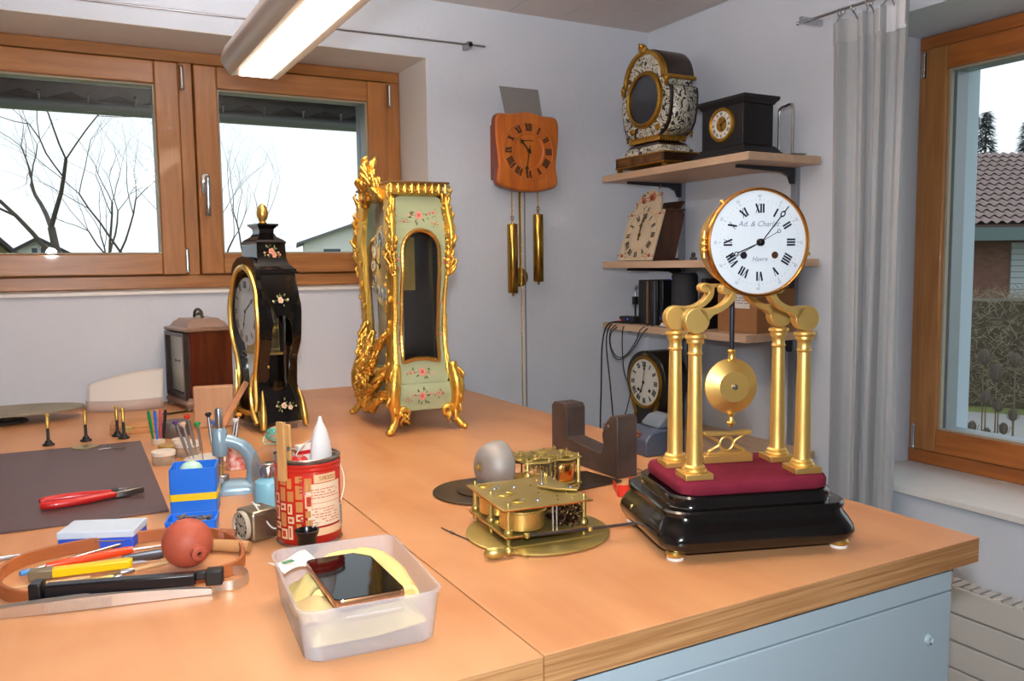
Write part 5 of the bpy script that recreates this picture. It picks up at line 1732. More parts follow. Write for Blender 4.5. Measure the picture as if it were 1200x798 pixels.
# ---------------- mat, brass disc, small parts, pliers
o = MB().prism([(-.255, 1.475), (.146, 1.4655), (.156, 2.106), (-.265, 2.125)], Z0, Z0+.0032).build('cutting_mat', M('mat_brown', (84, 62, 62), .42, var=.05, scale=10), None, bevel=.0008)
tag(o, 'dark brown rectangular bench mat', 'mat')
ZM = Z0+.0034
t = T('brass_disc', 'flat brass disc with a centre hole on the brown mat', 'disc', (.041, 2.095, ZM))
MB().ring(circ(.027, 40), circ(.006, 40), 0, .0018).build('plate', M('pale_brass', (176, 160, 110), .35, .9), t)
for k, (x, y, a, lb) in enumerate([(.077, 2.046, 8, 'tiny steel rod on the mat, left of two'), (.106, 2.036, -25, 'tiny steel rod on the mat, right of two')]):
    o = MB().cyl((-.012, 0, .001), (.012, 0, .001), .0008, n=6).sphere((.012, 0, .0014), .0014, 6).build('steel_rod', m_steel, None)
    o.location = (x, y, ZM); o.rotation_euler = (0, 0, R(a)); tag(o, lb, 'rod', 'tiny rods on the mat')
pl_ = T('pliers', 'flat steel pliers with red handles on the brown mat', 'pliers', (.070, 1.595, ZM), 3)
m_redh = M('red_grip', (196, 34, 30), .32, coat=.2)
for s_ in (-1, 1):
    h = MB().tube(smooth_poly([(-.112, s_*.0165, .007), (-.09, s_*.0205, .0072), (-.05, s_*.0185, .0075), (-.02, s_*.0115, .0078), (.004, s_*.0065, .008)], 4, False), [.0045, .0062, .0068, .0070, .0070, .0070, .0070, .0070, .0068, .0066, .0064, .0062, .006, .006, .0058, .0056, .0054], 10)
    h.build('handle', m_redh, pl_)
j = MB().prism([(.002, -.011), (.018, -.012), (.030, -.009), (.050, -.0015), (.050, .0015), (.030, .009), (.018, .012), (.002, .011)], .002, .013, 'xy')
jw = j.build('jaws', M('plier_steel', (128, 124, 118), .35, 1.0), pl_, bevel=.0015)
MB().cyl((.012, 0, .012), (.012, 0, .0145), .0045, n=18).build('rivet', m_steel, jw)
MB().prism([(.022, -.004), (.046, -.0004), (.046, .0004), (.022, .004)], .0131, .0134, 'xy').build('jaw_gap', m_blk, jw)
MB().bx(-.002, .008, -.009, .009, .0135, .0150).build('spring_block', m_blk, pl_)

# ---------------- small pots and screwdrivers
m_pot = frosted_mat('clear_pot', (226, 210, 190), .45)
for k, (x, y, s_, lb) in enumerate([(.178, 1.842, 1.0, 'round clear plastic pot with lid, foremost of the pots'), (.196, 1.925, .85, 'round clear pot holding brass parts behind the foremost pot'), (.232, 1.898, 1.1, 'wide white-lidded clear pot beside the screwdrivers'), (.228, 2.00, .7, 'smallest clear pot near the grey tin')]):
    t = T('parts_pot', lb, 'pot', (x, y, Z0), 0, 'small clear pots')
    MB().lathe([(.0215*s_, 0), (.0225*s_, .001), (.0225*s_, .018*s_)], None, 28).build('cup', m_pot, t)
    MB().lathe([(.0235*s_, .0185*s_), (.0240*s_, .019*s_), (.0240*s_, .026*s_), (.0225*s_, .0275*s_), (.0003, .0275*s_)], None, 28).build('lid', M('pot_lid', (228, 216, 200), .35) if k != 1 else M('amber_lid', (196, 160, 90), .3, .3), t)
    g = MB(); rnd = random.Random(k)
    for q in range(8):
        a = rnd.uniform(0, 6.28); rr = rnd.uniform(0, .013*s_)
        g.cyl((math.cos(a)*rr, math.sin(a)*rr, .002), (math.cos(a)*rr, math.sin(a)*rr, .006), .003*s_, n=8)
    g.build('brass_parts', m_brass, t)['kind'] = 'stuff'
sd_ = [('purple', (92, 60, 120), (.228, 1.842), (-.0165, .0, .082)), ('pale pink', (222, 190, 170), (.236, 1.838), (-.012, .004, .076)), ('red', (200, 36, 30), (.248, 1.87), (-.012, .0, .088)), ('green', (40, 150, 80), (.252, 1.82), (-.006, -.002, .078)), ('black', (26, 26, 30), (.276, 1.845), (-.003, .010, .090)), ('blue', (70, 110, 190), (.276, 1.805), (-.001, .0, .080)), ('white', (226, 226, 226), (.300, 1.80), (.012, .004, .080)), ('orange', (222, 150, 60), (.312, 1.815), (.012, .012, .088))]
for nm_, c_, (x, y), (dx, dy, L) in sd_:
    t = T('screwdriver', 'slim steel screwdriver with a %s swivel head' % nm_, 'screwdriver', (x, y, Z0+.004), 0, 'watchmaker screwdrivers in their stand')
    tip = Vector((dx*1.5, dy*1.5, L))
    MB().cyl((0, 0, 0), tip*.25, .0012, .0016, 8).cyl(tip*.25, tip*.90, .0032, .0032, 12).build('shaft', m_steel, t)
    hm = align(tip*.90, tip)
    MB().lathe([(.0035, 0), (.0030, .002), (.0062, .004), (.0068, .006), (.0062, .0095), (.003, .0105)], hm, 14).build('swivel_head', M('head_'+nm_, c_, .35), t)
t = T('screwdriver_stand', 'round white stand holding the steel screwdrivers', 'stand', (.268, 1.832, Z0))
MB().lathe([(.050, 0), (.052, .002), (.052, .0035)], None, 36).build('disc', M('stand_white', (232, 228, 220), .4), t)
t = T('oil_pot', 'small red and white printed box beside the screwdrivers', 'box', (.302, 1.718, Z0), 8)
MB().bx(-.018, .018, -.014, .014, 0, .050).build('carton', M('red_print', (200, 60, 50), .5, var=1, scale=90, col2=(236, 226, 220)), t, bevel=.001)

# ---------------- blue box with yellow band, blue tray with pins
m_blue = M('blue_plastic', (38, 116, 226), .32)
bb_ = T('blue_box', 'open blue plastic box with a yellow band', 'box', (.186, 1.448, Z0), -14)
o = rrect(.072, .062, .004, 3); i = rrect(.067, .057, .003, 3)
MB().loft([[(p[0], p[1], 0) for p in o], [(p[0], p[1], .078) for p in o], [(p[0], p[1], .078) for p in i], [(p[0], p[1], .002) for p in i]]).build('body', m_blue, bb_, angle=30)
o2 = rrect(.0735, .0635, .0045, 3)
MB().ring(o2, rrect(.0724, .0624, .004, 3), .026, .0375, 'xy').build('yellow_band', M('yellow_band', (238, 202, 22), .45), bb_)
t = T('eraser', 'pale green round putty ball in the blue box', 'putty', (.181, 1.447, Z0+.060))
MB().sphere((0, 0, .010), .0175, 16, (1.05, 1, .85)).build('ball', M('pale_green', (186, 224, 206), .7, bump=.3, bscale=80), t)
t = T('sponge_block', 'dark grey foam filling the blue box', 'foam', (.186, 1.448, Z0+.0025), -14)
MB().bx(-.0325, .0325, -.0275, .0275, 0, .0575).build('foam', M('foam_grey', (96, 90, 84), .9), t)
tr = T('pin_tray', 'shallow blue tray full of small pins', 'tray', (.166, 1.338, Z0), -16)
o = rrect(.074, .052, .005, 3); i = rrect(.069, .047, .004, 3)
MB().loft([[(p[0]*.95, p[1]*.95, 0) for p in o], [(p[0], p[1], .022) for p in o], [(p[0], p[1], .022) for p in i], [(p[0]*.95, p[1]*.95, .0025) for p in i]]).build('tray', m_blue, tr, angle=30)
rnd = random.Random(6)
pm = MB()
for k in range(46):
    a = rnd.uniform(0, PI); x, y = rnd.uniform(-.022, .022), rnd.uniform(-.012, .012); L = rnd.uniform(.006, .011); z = rnd.uniform(.0045, .021)
    pm.cyl((x-L*math.cos(a), y-L*math.sin(a)*.8, z), (x+L*math.cos(a), y+L*math.sin(a)*.8, z+rnd.uniform(-.002, .006)), .0011, n=6)
o = pm.build('pins', M('pin_steel', (168, 150, 124), .4, .7, var=.5, scale=60), tr); o['kind'] = 'stuff'

# ---------------- light-blue bench press, bottle, alarm clock
pr_ = T('bench_press', 'pale blue-grey cast staking press with steel plunger', 'press', (.262, 1.535, Z0), -12)
m_press = M('hammertone', (140, 168, 184), .3, coat=.3, metal=.2, bump=.06, bscale=120)
MB().loft([[(p[0]*k, p[1]*k, z) for p in rrect(.066, .046, .012, 5, .006, 0)] for k, z in ((1, 0), (1.0, .006), (.94, .012), (.72, .020), (.5, .023))]).build('base', m_press, pr_, angle=50)
fr_ = MB().tube(smooth_poly([(.030, 0, .006), (.036, 0, .030), (.034, 0, .055), (.022, 0, .078), (.004, 0, .090), (-.016, 0, .096)], 5, False), [.0135]*6+[.013]*6+[.0125]*6+[.012]*8, 14, flat=.75)
fr_.build('arm', m_press, pr_)
MB().lathe([(.0105, .068), (.0135, .072), (.0140, .080), (.0135, .112), (.0100, .118)], Matrix.Translation((-.020, 0, 0)), 22).build('head', m_press, pr_)
MB().lathe([(.0055, .052), (.0055, .068)], Matrix.Translation((-.020, 0, 0)), 16).build('plunger_tip', m_chrome, pr_)
MB().lathe([(.0068, .118), (.0068, .150), (.0060, .153), (.0015, .154)], Matrix.Translation((-.020, 0, 0)), 18).build('plunger', m_chrome, pr_)
MB().lathe([(.0035, .034), (.0035, .054)], Matrix.Translation((-.020, 0, 0)), 12).build('stake_pin', m_brass, pr_)
MB().lathe([(.012, .022), (.013, .024), (.013, .032), (.011, .034)], Matrix.Translation((-.020, 0, 0)), 20).cyl((-.020, -.012, .027), (-.020, -.018, .027), .005, n=14).build('anvil', m_steel, pr_)
MB().cyl((-.020, -.0135, .094), (-.020, -.0165, .094), .0022, n=10).build('set_screw', m_steel, pr_)
bo = T('dispenser_bottle', 'light blue bottle with a ribbed metal cap', 'bottle', (.290, 1.375, Z0))
MB().lathe([(.021, 0), (.0235, .003), (.0235, .046), (.0215, .053), (.0135, .058), (.011, .060)], None, 28).build('body', M('bottle_blue', (132, 190, 210), .4, sub=.1), bo)
MB().lathe([(.0125, .060), (.0135, .061), (.0135, .078), (.012, .080), (.0125, .082), (.009, .0835), (.0003, .082)], None, 28).build('cap', m_chrome, bo)
al = T('travel_clock', 'small square metal travel clock with round dial', 'clock', (.240, 1.250, Z0), -72)
al.scale = (.93, .93, .93)
MB().bx(-.026, .026, -.018, .030, .002, .050).build('case', M('nickel_case', (158, 148, 130), .3, .9), al, bevel=.006, seg=3)
FA = face(0, -.018, .026)
dl = MB().lathe([(.0235, 0), (.0235, .005), (.0225, .007), (.0205, .0065), (.0195, .004), (.0003, .004)], FA, 36).build('dial', M('aged_dial', (176, 166, 146), .35), al)
nm = MB(); dial_numerals(nm, .0155, .0045, FA @ Matrix.Translation((0, 0, .0042)), .25, .15); nm.build('numerals', m_ink, dl)
hn = MB(); hand_mesh(hn, .014, 300, FA, .0012, 0, 'plain', .0003, .005); hand_mesh(hn, .010, 80, FA, .0012, 0, 'plain', .0003, .005); hn.build('hands', m_dark, dl)
MB().tube(smooth_poly([(.0, .012, .0515), (-.002, .000, .056), (.010, -.004, .060), (.022, .004, .040), (.0285, .016, .020), (.0275, .034, .016)], 5, False), .0013, 8).build('wire_handle', M('white_wire', (222, 220, 214), .4), al)
for sx in (-1, 1):
    MB().sphere((sx*.018, .020, .0018), .003, 8).sphere((sx*.018, -.008, .0018), .003, 8).build('foot', m_steel, al)

# ---------------- glass cover with thread ball
gd_ = T('glass_cover', 'clear glass dome behind the tin', 'dome', (.319, 1.4405, Z0))
MB().lathe([(.0430, 0), (.0430, .060), (.0415, .075), (.036, .088), (.026, .096), (.013, .100), (.0003, .101)], None, 40).lathe([(.0415, .0), (.0415, .060), (.040, .074), (.035, .086), (.025, .094), (.0125, .098), (.0003, .099)], None, 40).build('glass', glass_mat('dome_glass', (.96, .95, .94), .10), gd_)
tb = T('thread_ball', 'ball of copper and teal thread on the glass dome', 'thread', (.319, 1.4405, Z0+.1015))
MB().sphere((0, 0, .014), .0150, 16, (1, 1, .95)).build('core', M('copper_thread', (186, 140, 104), .5, bump=.4, bscale=200), tb)
tm = MB(); rnd = random.Random(3)
for k in range(9):
    m = Matrix.Translation((0, 0, .014)) @ Euler((rnd.uniform(-1, 1)*.7, rnd.uniform(-1, 1)*.7, 0)).to_matrix().to_4x4()
    m = m @ Matrix.Translation((0, 0, rnd.uniform(-.008, .008)))
    tm.torus(.0150, .0009, m, 22, 5)
tm.tube(smooth_poly([(.014, 0, .010), (.022, -.006, .004), (.012, -.020, .002), (-.012, -.018, .002), (-.022, 0, .003), (-.016, .012, .010)], 5, False), .0009, 5)
tm.build('teal_strands', M('teal_thread', (92, 186, 168), .5), tb)

# ---------------- red printed tin with its contents
ti = T('coffee_tin', 'red and cream printed coffee tin used as tool holder', 'tin', (.3125, 1.2125, Z0))
RT, HT = .0465, .128
m_tin = M('tin_inside', (150, 146, 140), .3, .9)
MB().lathe([(RT, .004), (RT, HT-.008)], None, 56, cap=False).lathe([(RT-.002, .003), (.0003, .003)], None, 40, cap=False).build('body', M('tin_red', (196, 40, 28), .3, coat=.3), ti, solid=.0006)
MB().torus(RT-.0002, .0022, Matrix.Translation((0, 0, HT-.003)), 56, 8).build('rim', m_tin, ti)
MB().torus(RT-.0002, .0018, Matrix.Translation((0, 0, .0022)), 56, 8).build('bottom_rim', m_tin, ti)
MB().lathe([(RT+.0011, HT-.012), (RT+.0020, HT-.010), (RT+.0011, HT-.0085)], None, 56, cap=False).lathe([(RT+.0011, HT-.018), (RT+.0020, HT-.016), (RT+.0011, HT-.0145)], None, 56, cap=False).build('beading', M('tin_red'), ti)
MB().lathe([(RT-.0016, HT-.006), (RT-.0016, .004)], None, 48, cap=False).build('lining', m_tin, ti, solid=.0004)
A0 = math.degrees(math.atan2(-1.2125, -.3125))   # towards the viewer's side of the tin
def patch(mb, a0, a1, z0, z1, r=RT+.0011, n=10):
    mb.grid(lambda u, v: (r*math.cos(R(A0+a0+(a1-a0)*u)), r*math.sin(R(A0+a0+(a1-a0)*u)), z0+(z1-z0)*v), n, 1)
cm = MB(); patch(cm, -2, 66, .030, .092)
cm.build('text_panel', M('tin_cream', (226, 208, 180), .4), ti, flip=False)
cm = MB(); patch(cm, 10, 54, .093, .105); cm.build('name_band', M('tin_pale', (224, 190, 150), .4), ti, flip=False)
cm = MB(); patch(cm, -2, 68, .016, .027)
cm.build('cream_band', M('tin_pale', (224, 190, 150), .4), ti, flip=False)
pr2 = MB(); rnd = random.Random(12)
for z in [.083, .079, .075, .071, .055, .051, .047, .043, .039, .035, .067]:
    a = 4
    while a < 58:
        L = rnd.uniform(3, 9)
        if rnd.random() < .85 and z != .067:
            patch(pr2, a, min(60, a+L), z, z+.0013, RT+.0016, 2)
        a += L+1.6
patch(pr2, -2, 66, .0635, .0642, RT+.0016)
pr2.build('small_print', M('print_red', (200, 96, 74), .5), ti, flip=False)
ttx = MB()
for ch, a in zip('SIROCCO', [21, 25, 29.2, 34, 38.6, 43.2, 47.8]):
    aa = R(A0+a)
    m = Matrix.Translation(((RT+.0016)*math.cos(aa), (RT+.0016)*math.sin(aa), .099)) @ Matrix.Rotation(aa+PI/2, 4, 'Z') @ FRONT
    text_mesh(ttx, ch, .0085, m)
ttx.build('lettering', M('print_gold', (170, 112, 40), .4), ti, flip=False)
dec, dec2, dec3 = MB(), MB(), MB()
rnd = random.Random(8)
for a0 in range(-118, -4, 16):
    z = .012
    while z < .100:
        h_ = rnd.choice((.010, .015, .020))
        w_ = rnd.choice((9, 12, 14))
        q = rnd.random()
        patch(dec if q < .5 else dec2, a0, a0+w_, z, min(.106, z+h_), RT+.0011, 4)
        if q < .5:
            patch(dec3, a0+2.5, a0+w_-3.5, z+.003, min(.103, z+h_-.003), RT+.0015, 3)
        z += h_+.0035
for k in range(5):
    for zz in (.080, .030):
        patch(dec3, -15+k*.0, -9, zz+k*.005, zz+.0022+k*.005, RT+.0017, 2)
dec.build('cream_ornament', M('tin_pale'), ti, flip=False)
dec2.build('ochre_ornament', M('tin_ochre', (196, 132, 72), .4), ti, flip=False)
dec3.build('red_ornament', M('tin_dark', (178, 50, 34), .4), ti, flip=False)
bc_ = MB()
for k in range(9):
    patch(bc_, 68, 80, .022+k*.0034, .0236+k*.0034, RT+.0016, 3)
pch = MB(); patch(pch, 67, 81, .019, .054, RT+.0011, 4); pch.build('barcode_field', M('label_white'), ti, flip=False)
bc_.build('barcode', m_ink, ti, flip=False)
pg = T('wooden_peg', 'wooden peg clipped over the rim of the red tin', 'peg', (.2735, 1.1865, Z0+.098), -56)
m_peg = wood_mat('peg_wood', (210, 166, 108), (188, 138, 80), axis=2, scale=6, rough=.5, ratio=8)
MB().bx(-.0072, .0072, -.0075, -.0025, .0, .085).build('front_half', m_peg, pg, bevel=.0006)
MB().bx(-.0065, .0065, .0045, .0085, .012, .080).build('rear_half', m_peg, pg, bevel=.0006)
MB().cyl((-.0075, .0010, .046), (.0075, .0010, .046), .0034, n=14).torus(.0036, .0008, Matrix.Translation((0, .0010, .046)) @ Matrix.Rotation(R(90), 4, 'Y'), 16, 5).build('spring', m_steel, pg)
cn = T('glue_tube', 'white tapered tube standing upside down in the tin', 'tube', (.3345, 1.2160, Z0+.004), 20)
MB().loft([[(p[0], p[1], z) for p in circ(a, 20, 0, b_)] for a, b_, z in ((.019, .004, .085), (.018, .009, .10), (.0175, .013, .118), (.015, .0125, .138), (.010, .009, .156), (.004, .004, .168), (.0020, .0020, .176))]).bx(-.019, .019, -.002, .002, 0, .086).build('body', M('tube_white', (224, 222, 222), .35), cn, angle=60)
t = T('red_capped_tool', 'round red handle standing in the tin', 'tool', (.296, 1.198, Z0+.004))
MB().cyl((0, 0, 0), (0, 0, .10), .004, n=10).build('shank', m_steel, t)
MB().sphere((0, 0, .113), .0155, 16, (1, 1, .85)).build('handle', M('red_grip'), t)
t = T('white_box', 'small white carton standing in the tin', 'carton', (.316, 1.238, Z0+.004), 12)
MB().bx(-.013, .013, -.006, .006, 0, .132).build('carton', M('carton_white', (226, 218, 206), .6), t, bevel=.0008)
MB().bx(-.0132, .0132, -.0062, .0062, .118, .124).build('red_stripe', M('red_grip'), t)
t = T('black_handle_tool', 'black handled tool leaning inside the tin', 'tool', (.290, 1.232, Z0+.004), 0)
MB().tube([(0, 0, 0), (-.006, .006, .06), (-.012, .012, .125)], [.004, .006, .0075], 10).build('handle', m_blk, t)
lo_ = T('loupe', 'black flared eyeglass loupe with a thin wire before the tin', 'loupe', (.2915, 1.1465, Z0))
MB().lathe([(.0135, 0), (.0140, .003), (.0130, .012), (.0135, .018), (.0165, .0235), (.0172, .0250), (.0150, .0250), (.0120, .020), (.0115, .006), (.0003, .005)], Matrix.Diagonal((1, 1, 1.35, 1)), 32).build('body', M('loupe_black', (16, 16, 18), .25), lo_)
MB().tube(smooth_poly([(.010, .006, .034), (.035, .028, .040), (.066, .050, .058), (.0795, .085, .090), (.060, .110, .130), (.028, .070, .146), (.004, .040, .140), (-.004, .028, .134), (.0, .015, .136)], 7, False), .0010, 6).build('wire', M('wire_white', (214, 210, 204), .4, .5), lo_)

# ---------------- plastic box with cloth and phone
bx_ = T('plastic_box', 'milky translucent plastic box without lid', 'box', (.2790, .903, Z0), -5)
fm_ = frosted_mat('milky_plastic', (226, 226, 232), .36)
o = lambda a, b_: rrect(a, b_, .018, 6)
MB().loft([[(p[0], p[1], z) for p in o(a, b_)] for a, b_, z in ((.134, .188, .0), (.139, .194, .003), (.150, .206, .055), (.1535, .2095, .0555), (.1535, .2095, .0580), (.148, .204, .0580), (.1365, .191, .0035), (.130, .184, .0016))]).build('shell', fm_, bx_, angle=40)
MB().tube([(-.03, -.1030, .046), (-.01, -.1035, .046), (.03, -.1035, .046)], .0014, 6).build('grip_rib', fm_, bx_)
m_cloth = M('yellow_cloth', (228, 212, 140), .9, var=.06, scale=14, bump=.15, bscale=300)
cl = T('dust_cloth', 'crumpled soft yellow cloth lying in the plastic box', 'cloth', (.2790, .903, Z0+.004), -5)
import mathutils.noise as mnoise
def clf(u, v):
    x, y = (u-.5)*.122, (v-.5)*.176
    q = mnoise.noise(Vector((x*28, y*22, 3)))*.011 + mnoise.noise(Vector((x*60, y*52, 7)))*.004
    edge = min(1, 6*min(u, 1-u, v, 1-v))
    z = .020 + .016*edge + q*edge + .012*max(0, (u-.55)) + (.008 if u < .25 and v > .5 else 0)*edge
    return (x, y, max(.004, z-.010))
cmesh = MB().grid(clf, 46, 60)
cmesh.build('folds', m_cloth, cl, solid=.002, flip=False)
rl = MB().tube(smooth_poly([(.046, -.070, .040), (.048, -.02, .042), (.045, .03, .041), (.030, .062, .040), (.005, .080, .036), (-.022, .082, .030)], 5, False), [.0125]*5+[.0135]*6+[.0145]*6+[.013]*6+[.011]*3, 14, flat=.95)
rl.build('rolled_edge', m_cloth, cl)
sp_ = MB()
sp_.tube([(.046+.0075*math.cos(a)*(1-a/24), -.0735, .040+.0095*math.sin(a)*(1-a/24)) for a in [k*.5 for k in range(30)]], .0009, 5)
sp_.build('roll_spiral', M('cloth_shade', (206, 188, 116), .9), cl)
ph = T('phone', 'black smartphone lying on the yellow cloth', 'phone', (.2745, .8860, Z0+.0500), -4, rx=-3.5)
ph.scale = (1, 1.07, 1)
MB().stack([(rrect(.074, .152, .009, 5), 0), (rrect(.0755, .1535, .0095, 5), .002), (rrect(.0755, .1535, .0095, 5), .006), (rrect(.074, .152, .009, 5), .0078)]).build('frame', M('phone_gold', (206, 150, 110), .25, .9), ph)
MB().stack([(rrect(.0735, .1515, .0088, 5), .0079), (rrect(.0730, .1510, .0086, 5), .0086)]).build('screen', M('phone_glass', (6, 6, 8), .05, spec=.14), ph)
MB().lathe([(.0010, .0086), (.0010, .0088)], Matrix.Translation((.010, .071, 0)), 10).build('front_camera', M('lens_grey', (90, 90, 100), .2), ph)
ts = T('tissue', 'folded white paper tissue in the back corner of the plastic box', 'tissue', (.234, .984, Z0+.046), 20)
MB().grid(lambda u, v: ((u-.5)*.052, (v-.5)*.036, .006*math.sin(u*5+v*3)*.6+.004*v), 10, 8).build('paper', M('tissue_white', (236, 234, 230), .8), ts, solid=.0008, flip=False)
MB().bx(-.016, -.002, -.004, .003, .0055, .0062).build('green_print', M('print_green', (70, 130, 90), .6), ts)
ct_ = T('chamois', 'small beige rag at the front left of the plastic box', 'rag', (.228, .864, Z0+.033), 0)
MB().grid(lambda u, v: ((u-.5)*.045, (v-.5)*.06, .014*math.sin(u*PI)*math.sin(v*PI)+.003*math.sin(u*9+v*7)), 14, 14).build('cloth', M('beige_rag', (196, 170, 118), .9), ct_, solid=.001, flip=False)
rnd = random.Random(5)
for k in range(4):
    t = MB().lathe([(.0045, 0), (.005, .0015), (.005, .004), (.002, .005), (.002, .007)], None, 12).build('brass_part', m_brass, None)
    t.location = (.2395+k*.017, .8195-k*.0022+rnd.uniform(0, .002), Z0+.0042)
    tag(t, ['leftmost small brass part at the front inside the plastic box', 'second small brass part at the front inside the plastic box', 'third small brass part at the front inside the plastic box', 'rightmost small brass part at the front inside the plastic box'][k], 'clock part', 'brass parts in the plastic box')

# ---------------- blue flat box with clear lid, hoop and hand tools
bw = T('tool_box', 'flat blue plastic box with a pale translucent lid', 'box', (.043, 1.345, Z0), -23)
MB().bx(-.052, .052, -.030, .030, 0, .016).build('tray', M('royal_blue', (52, 92, 214), .35), bw, bevel=.002)
MB().bx(-.053, .053, -.031, .031, .0164, .027).build('lid', M('pale_lid', (206, 222, 240), .3), bw, bevel=.0015)
MB().tube([(-.04, -.0315, .010), (0, -.0318, .013), (.04, -.0315, .012)], .0012, 6).build('wire_inside', m_chrome, bw)
hp = T('leather_band', 'brown bent band forming an oval around the hand tools', 'band', (.062, 1.212, Z0))
P = [(-.146, .012), (-.138, .055), (-.107, .089), (-.044, .105), (.069, .100), (.125, .062), (.146, .0), (.142, -.066), (.119, -.100), (.047, -.107), (-.04, -.092), (-.104, -.080), (-.136, -.042)]
Q = smooth_poly([(p[0], p[1], 0) for p in P], 7)
def offs(Q, d):
    out = []
    for i in range(len(Q)):
        t_ = (Q[(i+1) % len(Q)]-Q[i-1]).normalized()
        out.append(Q[i] + Vector((t_.y, -t_.x, 0))*d)
    return out
MB().ring([(p.x, p.y) for p in offs(Q, .0025)], [(p.x, p.y) for p in offs(Q, -.0025)], .0005, .0175, 'xy').build('band', wood_mat('band_leather', (176, 104, 56), (150, 80, 40), axis=2, scale=3, rough=.45, ratio=2), hp, bevel=.0008)
def tool(name, label, cat, parts):
    t = T(name, label, cat, (parts[0][1][0], parts[0][1][1], Z0), 0, 'hand tools inside the band')
    ox, oy = parts[0][1][0], parts[0][1][1]
    for pn, a, b_, r0, r1, mat, fl_ in parts:
        A = Vector((a[0]-ox, a[1]-oy, a[2])); B = Vector((b_[0]-ox, b_[1]-oy, b_[2]))
        MB().tube([A, A.lerp(B, .12), A.lerp(B, .88), B], [r0*.8, r0, r1, r1*.8], 10, flat=fl_).build(pn, mat, t)
    return t
tool('screwdriver', 'screwdriver with translucent orange handle inside the brown band', 'screwdriver', [('handle', (-.030, 1.249, .009), (.076, 1.262, .009), .0052, .0062, M('orange_grip', (222, 70, 26), .25, coat=.3), None), ('shaft', (.076, 1.262, .009), (.128, 1.262, .007), .0022, .0018, m_chrome, None)])
tool('scalpel', 'slim silver scalpel with a blue end inside the brown band', 'scalpel', [('handle', (-.048, 1.243, .008), (.062, 1.292, .010), .0030, .0022, m_chrome, None), ('blue_end', (-.060, 1.237, .008), (-.047, 1.2435, .008), .0040, .0036, M('light_blue', (80, 140, 200), .35), None)])
yc = T('utility_knife', 'bright yellow utility knife inside the brown band', 'knife', (.012, 1.212, Z0+.004), -8)
MB().stack([([(-.058, -.008), (.056, -.0075), (.060, -.003), (.060, .006), (.052, .008), (-.058, .008)], z) for z in (0, .011)]).build('handle', M('yellow_plastic', (236, 196, 14), .35), yc, bevel=.0015)
MB().bx(-.062, -.034, -.0085, .0085, -.0005, .0118).build('grey_end', M('grey_plastic', (130, 116, 92), .4, .3), yc, bevel=.0015)
MB().prism([(.058, -.004), (.078, -.001), (.072, .005), (.058, .005)], .004, .0055, 'xy').build('blade', m_chrome, yc)
tool('paint_brush', 'thin wooden paint brush beside the yellow knife', 'brush', [('handle', (.070, 1.182, .006), (.140, 1.186, .010), .0030, .0022, M('brush_wood', (198, 160, 110), .5), None), ('ferrule', (.054, 1.180, .006), (.072, 1.182, .006), .0042, .0036, m_steel, None), ('bristles', (.030, 1.176, .005), (.055, 1.180, .006), .0022, .0044, M('bristle', (120, 96, 60), .9), None)])
tool('wooden_stick', 'pale pointed wooden stick lying nearest the brown band front', 'stick', [('shaft', (-.068, 1.196, .0045), (.020, 1.184, .0045), .0020, .0040, M('brush_wood'), None)])
tool('brass_pin_vise', 'small brass pin vise beside the brush', 'pin vise', [('body', (.008, 1.167, .006), (.046, 1.166, .006), .0046, .0046, m_brass, None), ('chuck', (.046, 1.166, .006), (.056, 1.166, .006), .0036, .0022, m_steel, None)])
tool('needle_file', 'dark flat file blade next to the rubber bulb', 'file', [('blade', (.060, 1.228, .008), (.112, 1.222, .009), .0060, .0075, M('file_grey', (84, 84, 88), .4, .8), .3), ('tang', (.040, 1.232, .007), (.062, 1.228, .008), .0018, .0022, M('rail_wood'), None)])
tool('dowel', 'thick wooden dowel poking out beyond the rubber bulb', 'dowel', [('rod', (.158, 1.238, .0095), (.221, 1.188, .0095), .0085, .0092, M('dowel_wood', (190, 142, 92), .55, var=.2, scale=30), None)])
tool('cork', 'short brown cork lying behind the dowel', 'cork', [('cork', (.192, 1.262, .0105), (.214, 1.250, .0105), .0095, .0085, M('cork', (170, 104, 76), .85, var=.2, scale=80), None)])
tool('palette_knife', 'narrow steel palette knife lying at the left photo edge', 'knife', [('blade', (-.125, 1.328, .003), (-.046, 1.339, .003), .0060, .0015, m_steel, .35)])
bu = T('rubber_bulb', 'terracotta rubber blower bulb on the hand tools', 'blower', (.1375, 1.172, Z0+.0045))
BM = Matrix.Translation((0, 0, .030)) @ Vector((.22, -.88, -.14)).to_track_quat('Z', 'Y').to_matrix().to_4x4()
MB().lathe([(.0004, -.0325)] + [(.0325*math.sin(PI*k/18), -.0325*math.cos(PI*k/18)) for k in range(1, 15)] + [(.0150, .0285), (.0095, .0305), (.0085, .033), (.0100, .036), (.0100, .040), (.0088, .041), (.0034, .041), (.0030, .036)], BM, 36, cap=False).build('bulb', M('terracotta_rubber', (176, 84, 62), .55, bump=.05, bscale=300), bu)
MB().lathe([(.0031, .0365), (.0002, .0366)], BM, 14).build('nozzle_hole', M('black_hole'), bu)
kb = T('band_clamp', 'black clamp bar with square ends before the hand tools', 'clamp', (-.037, 1.121, Z0+.0195), -17)
MB().bx(.008, .178, -.0078, .0078, -.006, .0085).build('bar', M('clamp_black', (18, 20, 26), .28), kb, bevel=.002)
MB().bx(-.008, .006, -.011, .011, -.010, .0125).build('end_block', M('clamp_black'), kb, bevel=.002)
MB().bx(.178, .192, -.005, .005, -.001, .010).bx(.190, .210, -.009, .009, -.008, .011).build('clip', M('clamp_rubber', (30, 28, 28), .5), kb, bevel=.002)
tw_ = T('tweezers', 'long flat steel tweezers with ribbed grip nearest the viewer', 'tweezers', (-.024, 1.098, Z0+.0005), -13)
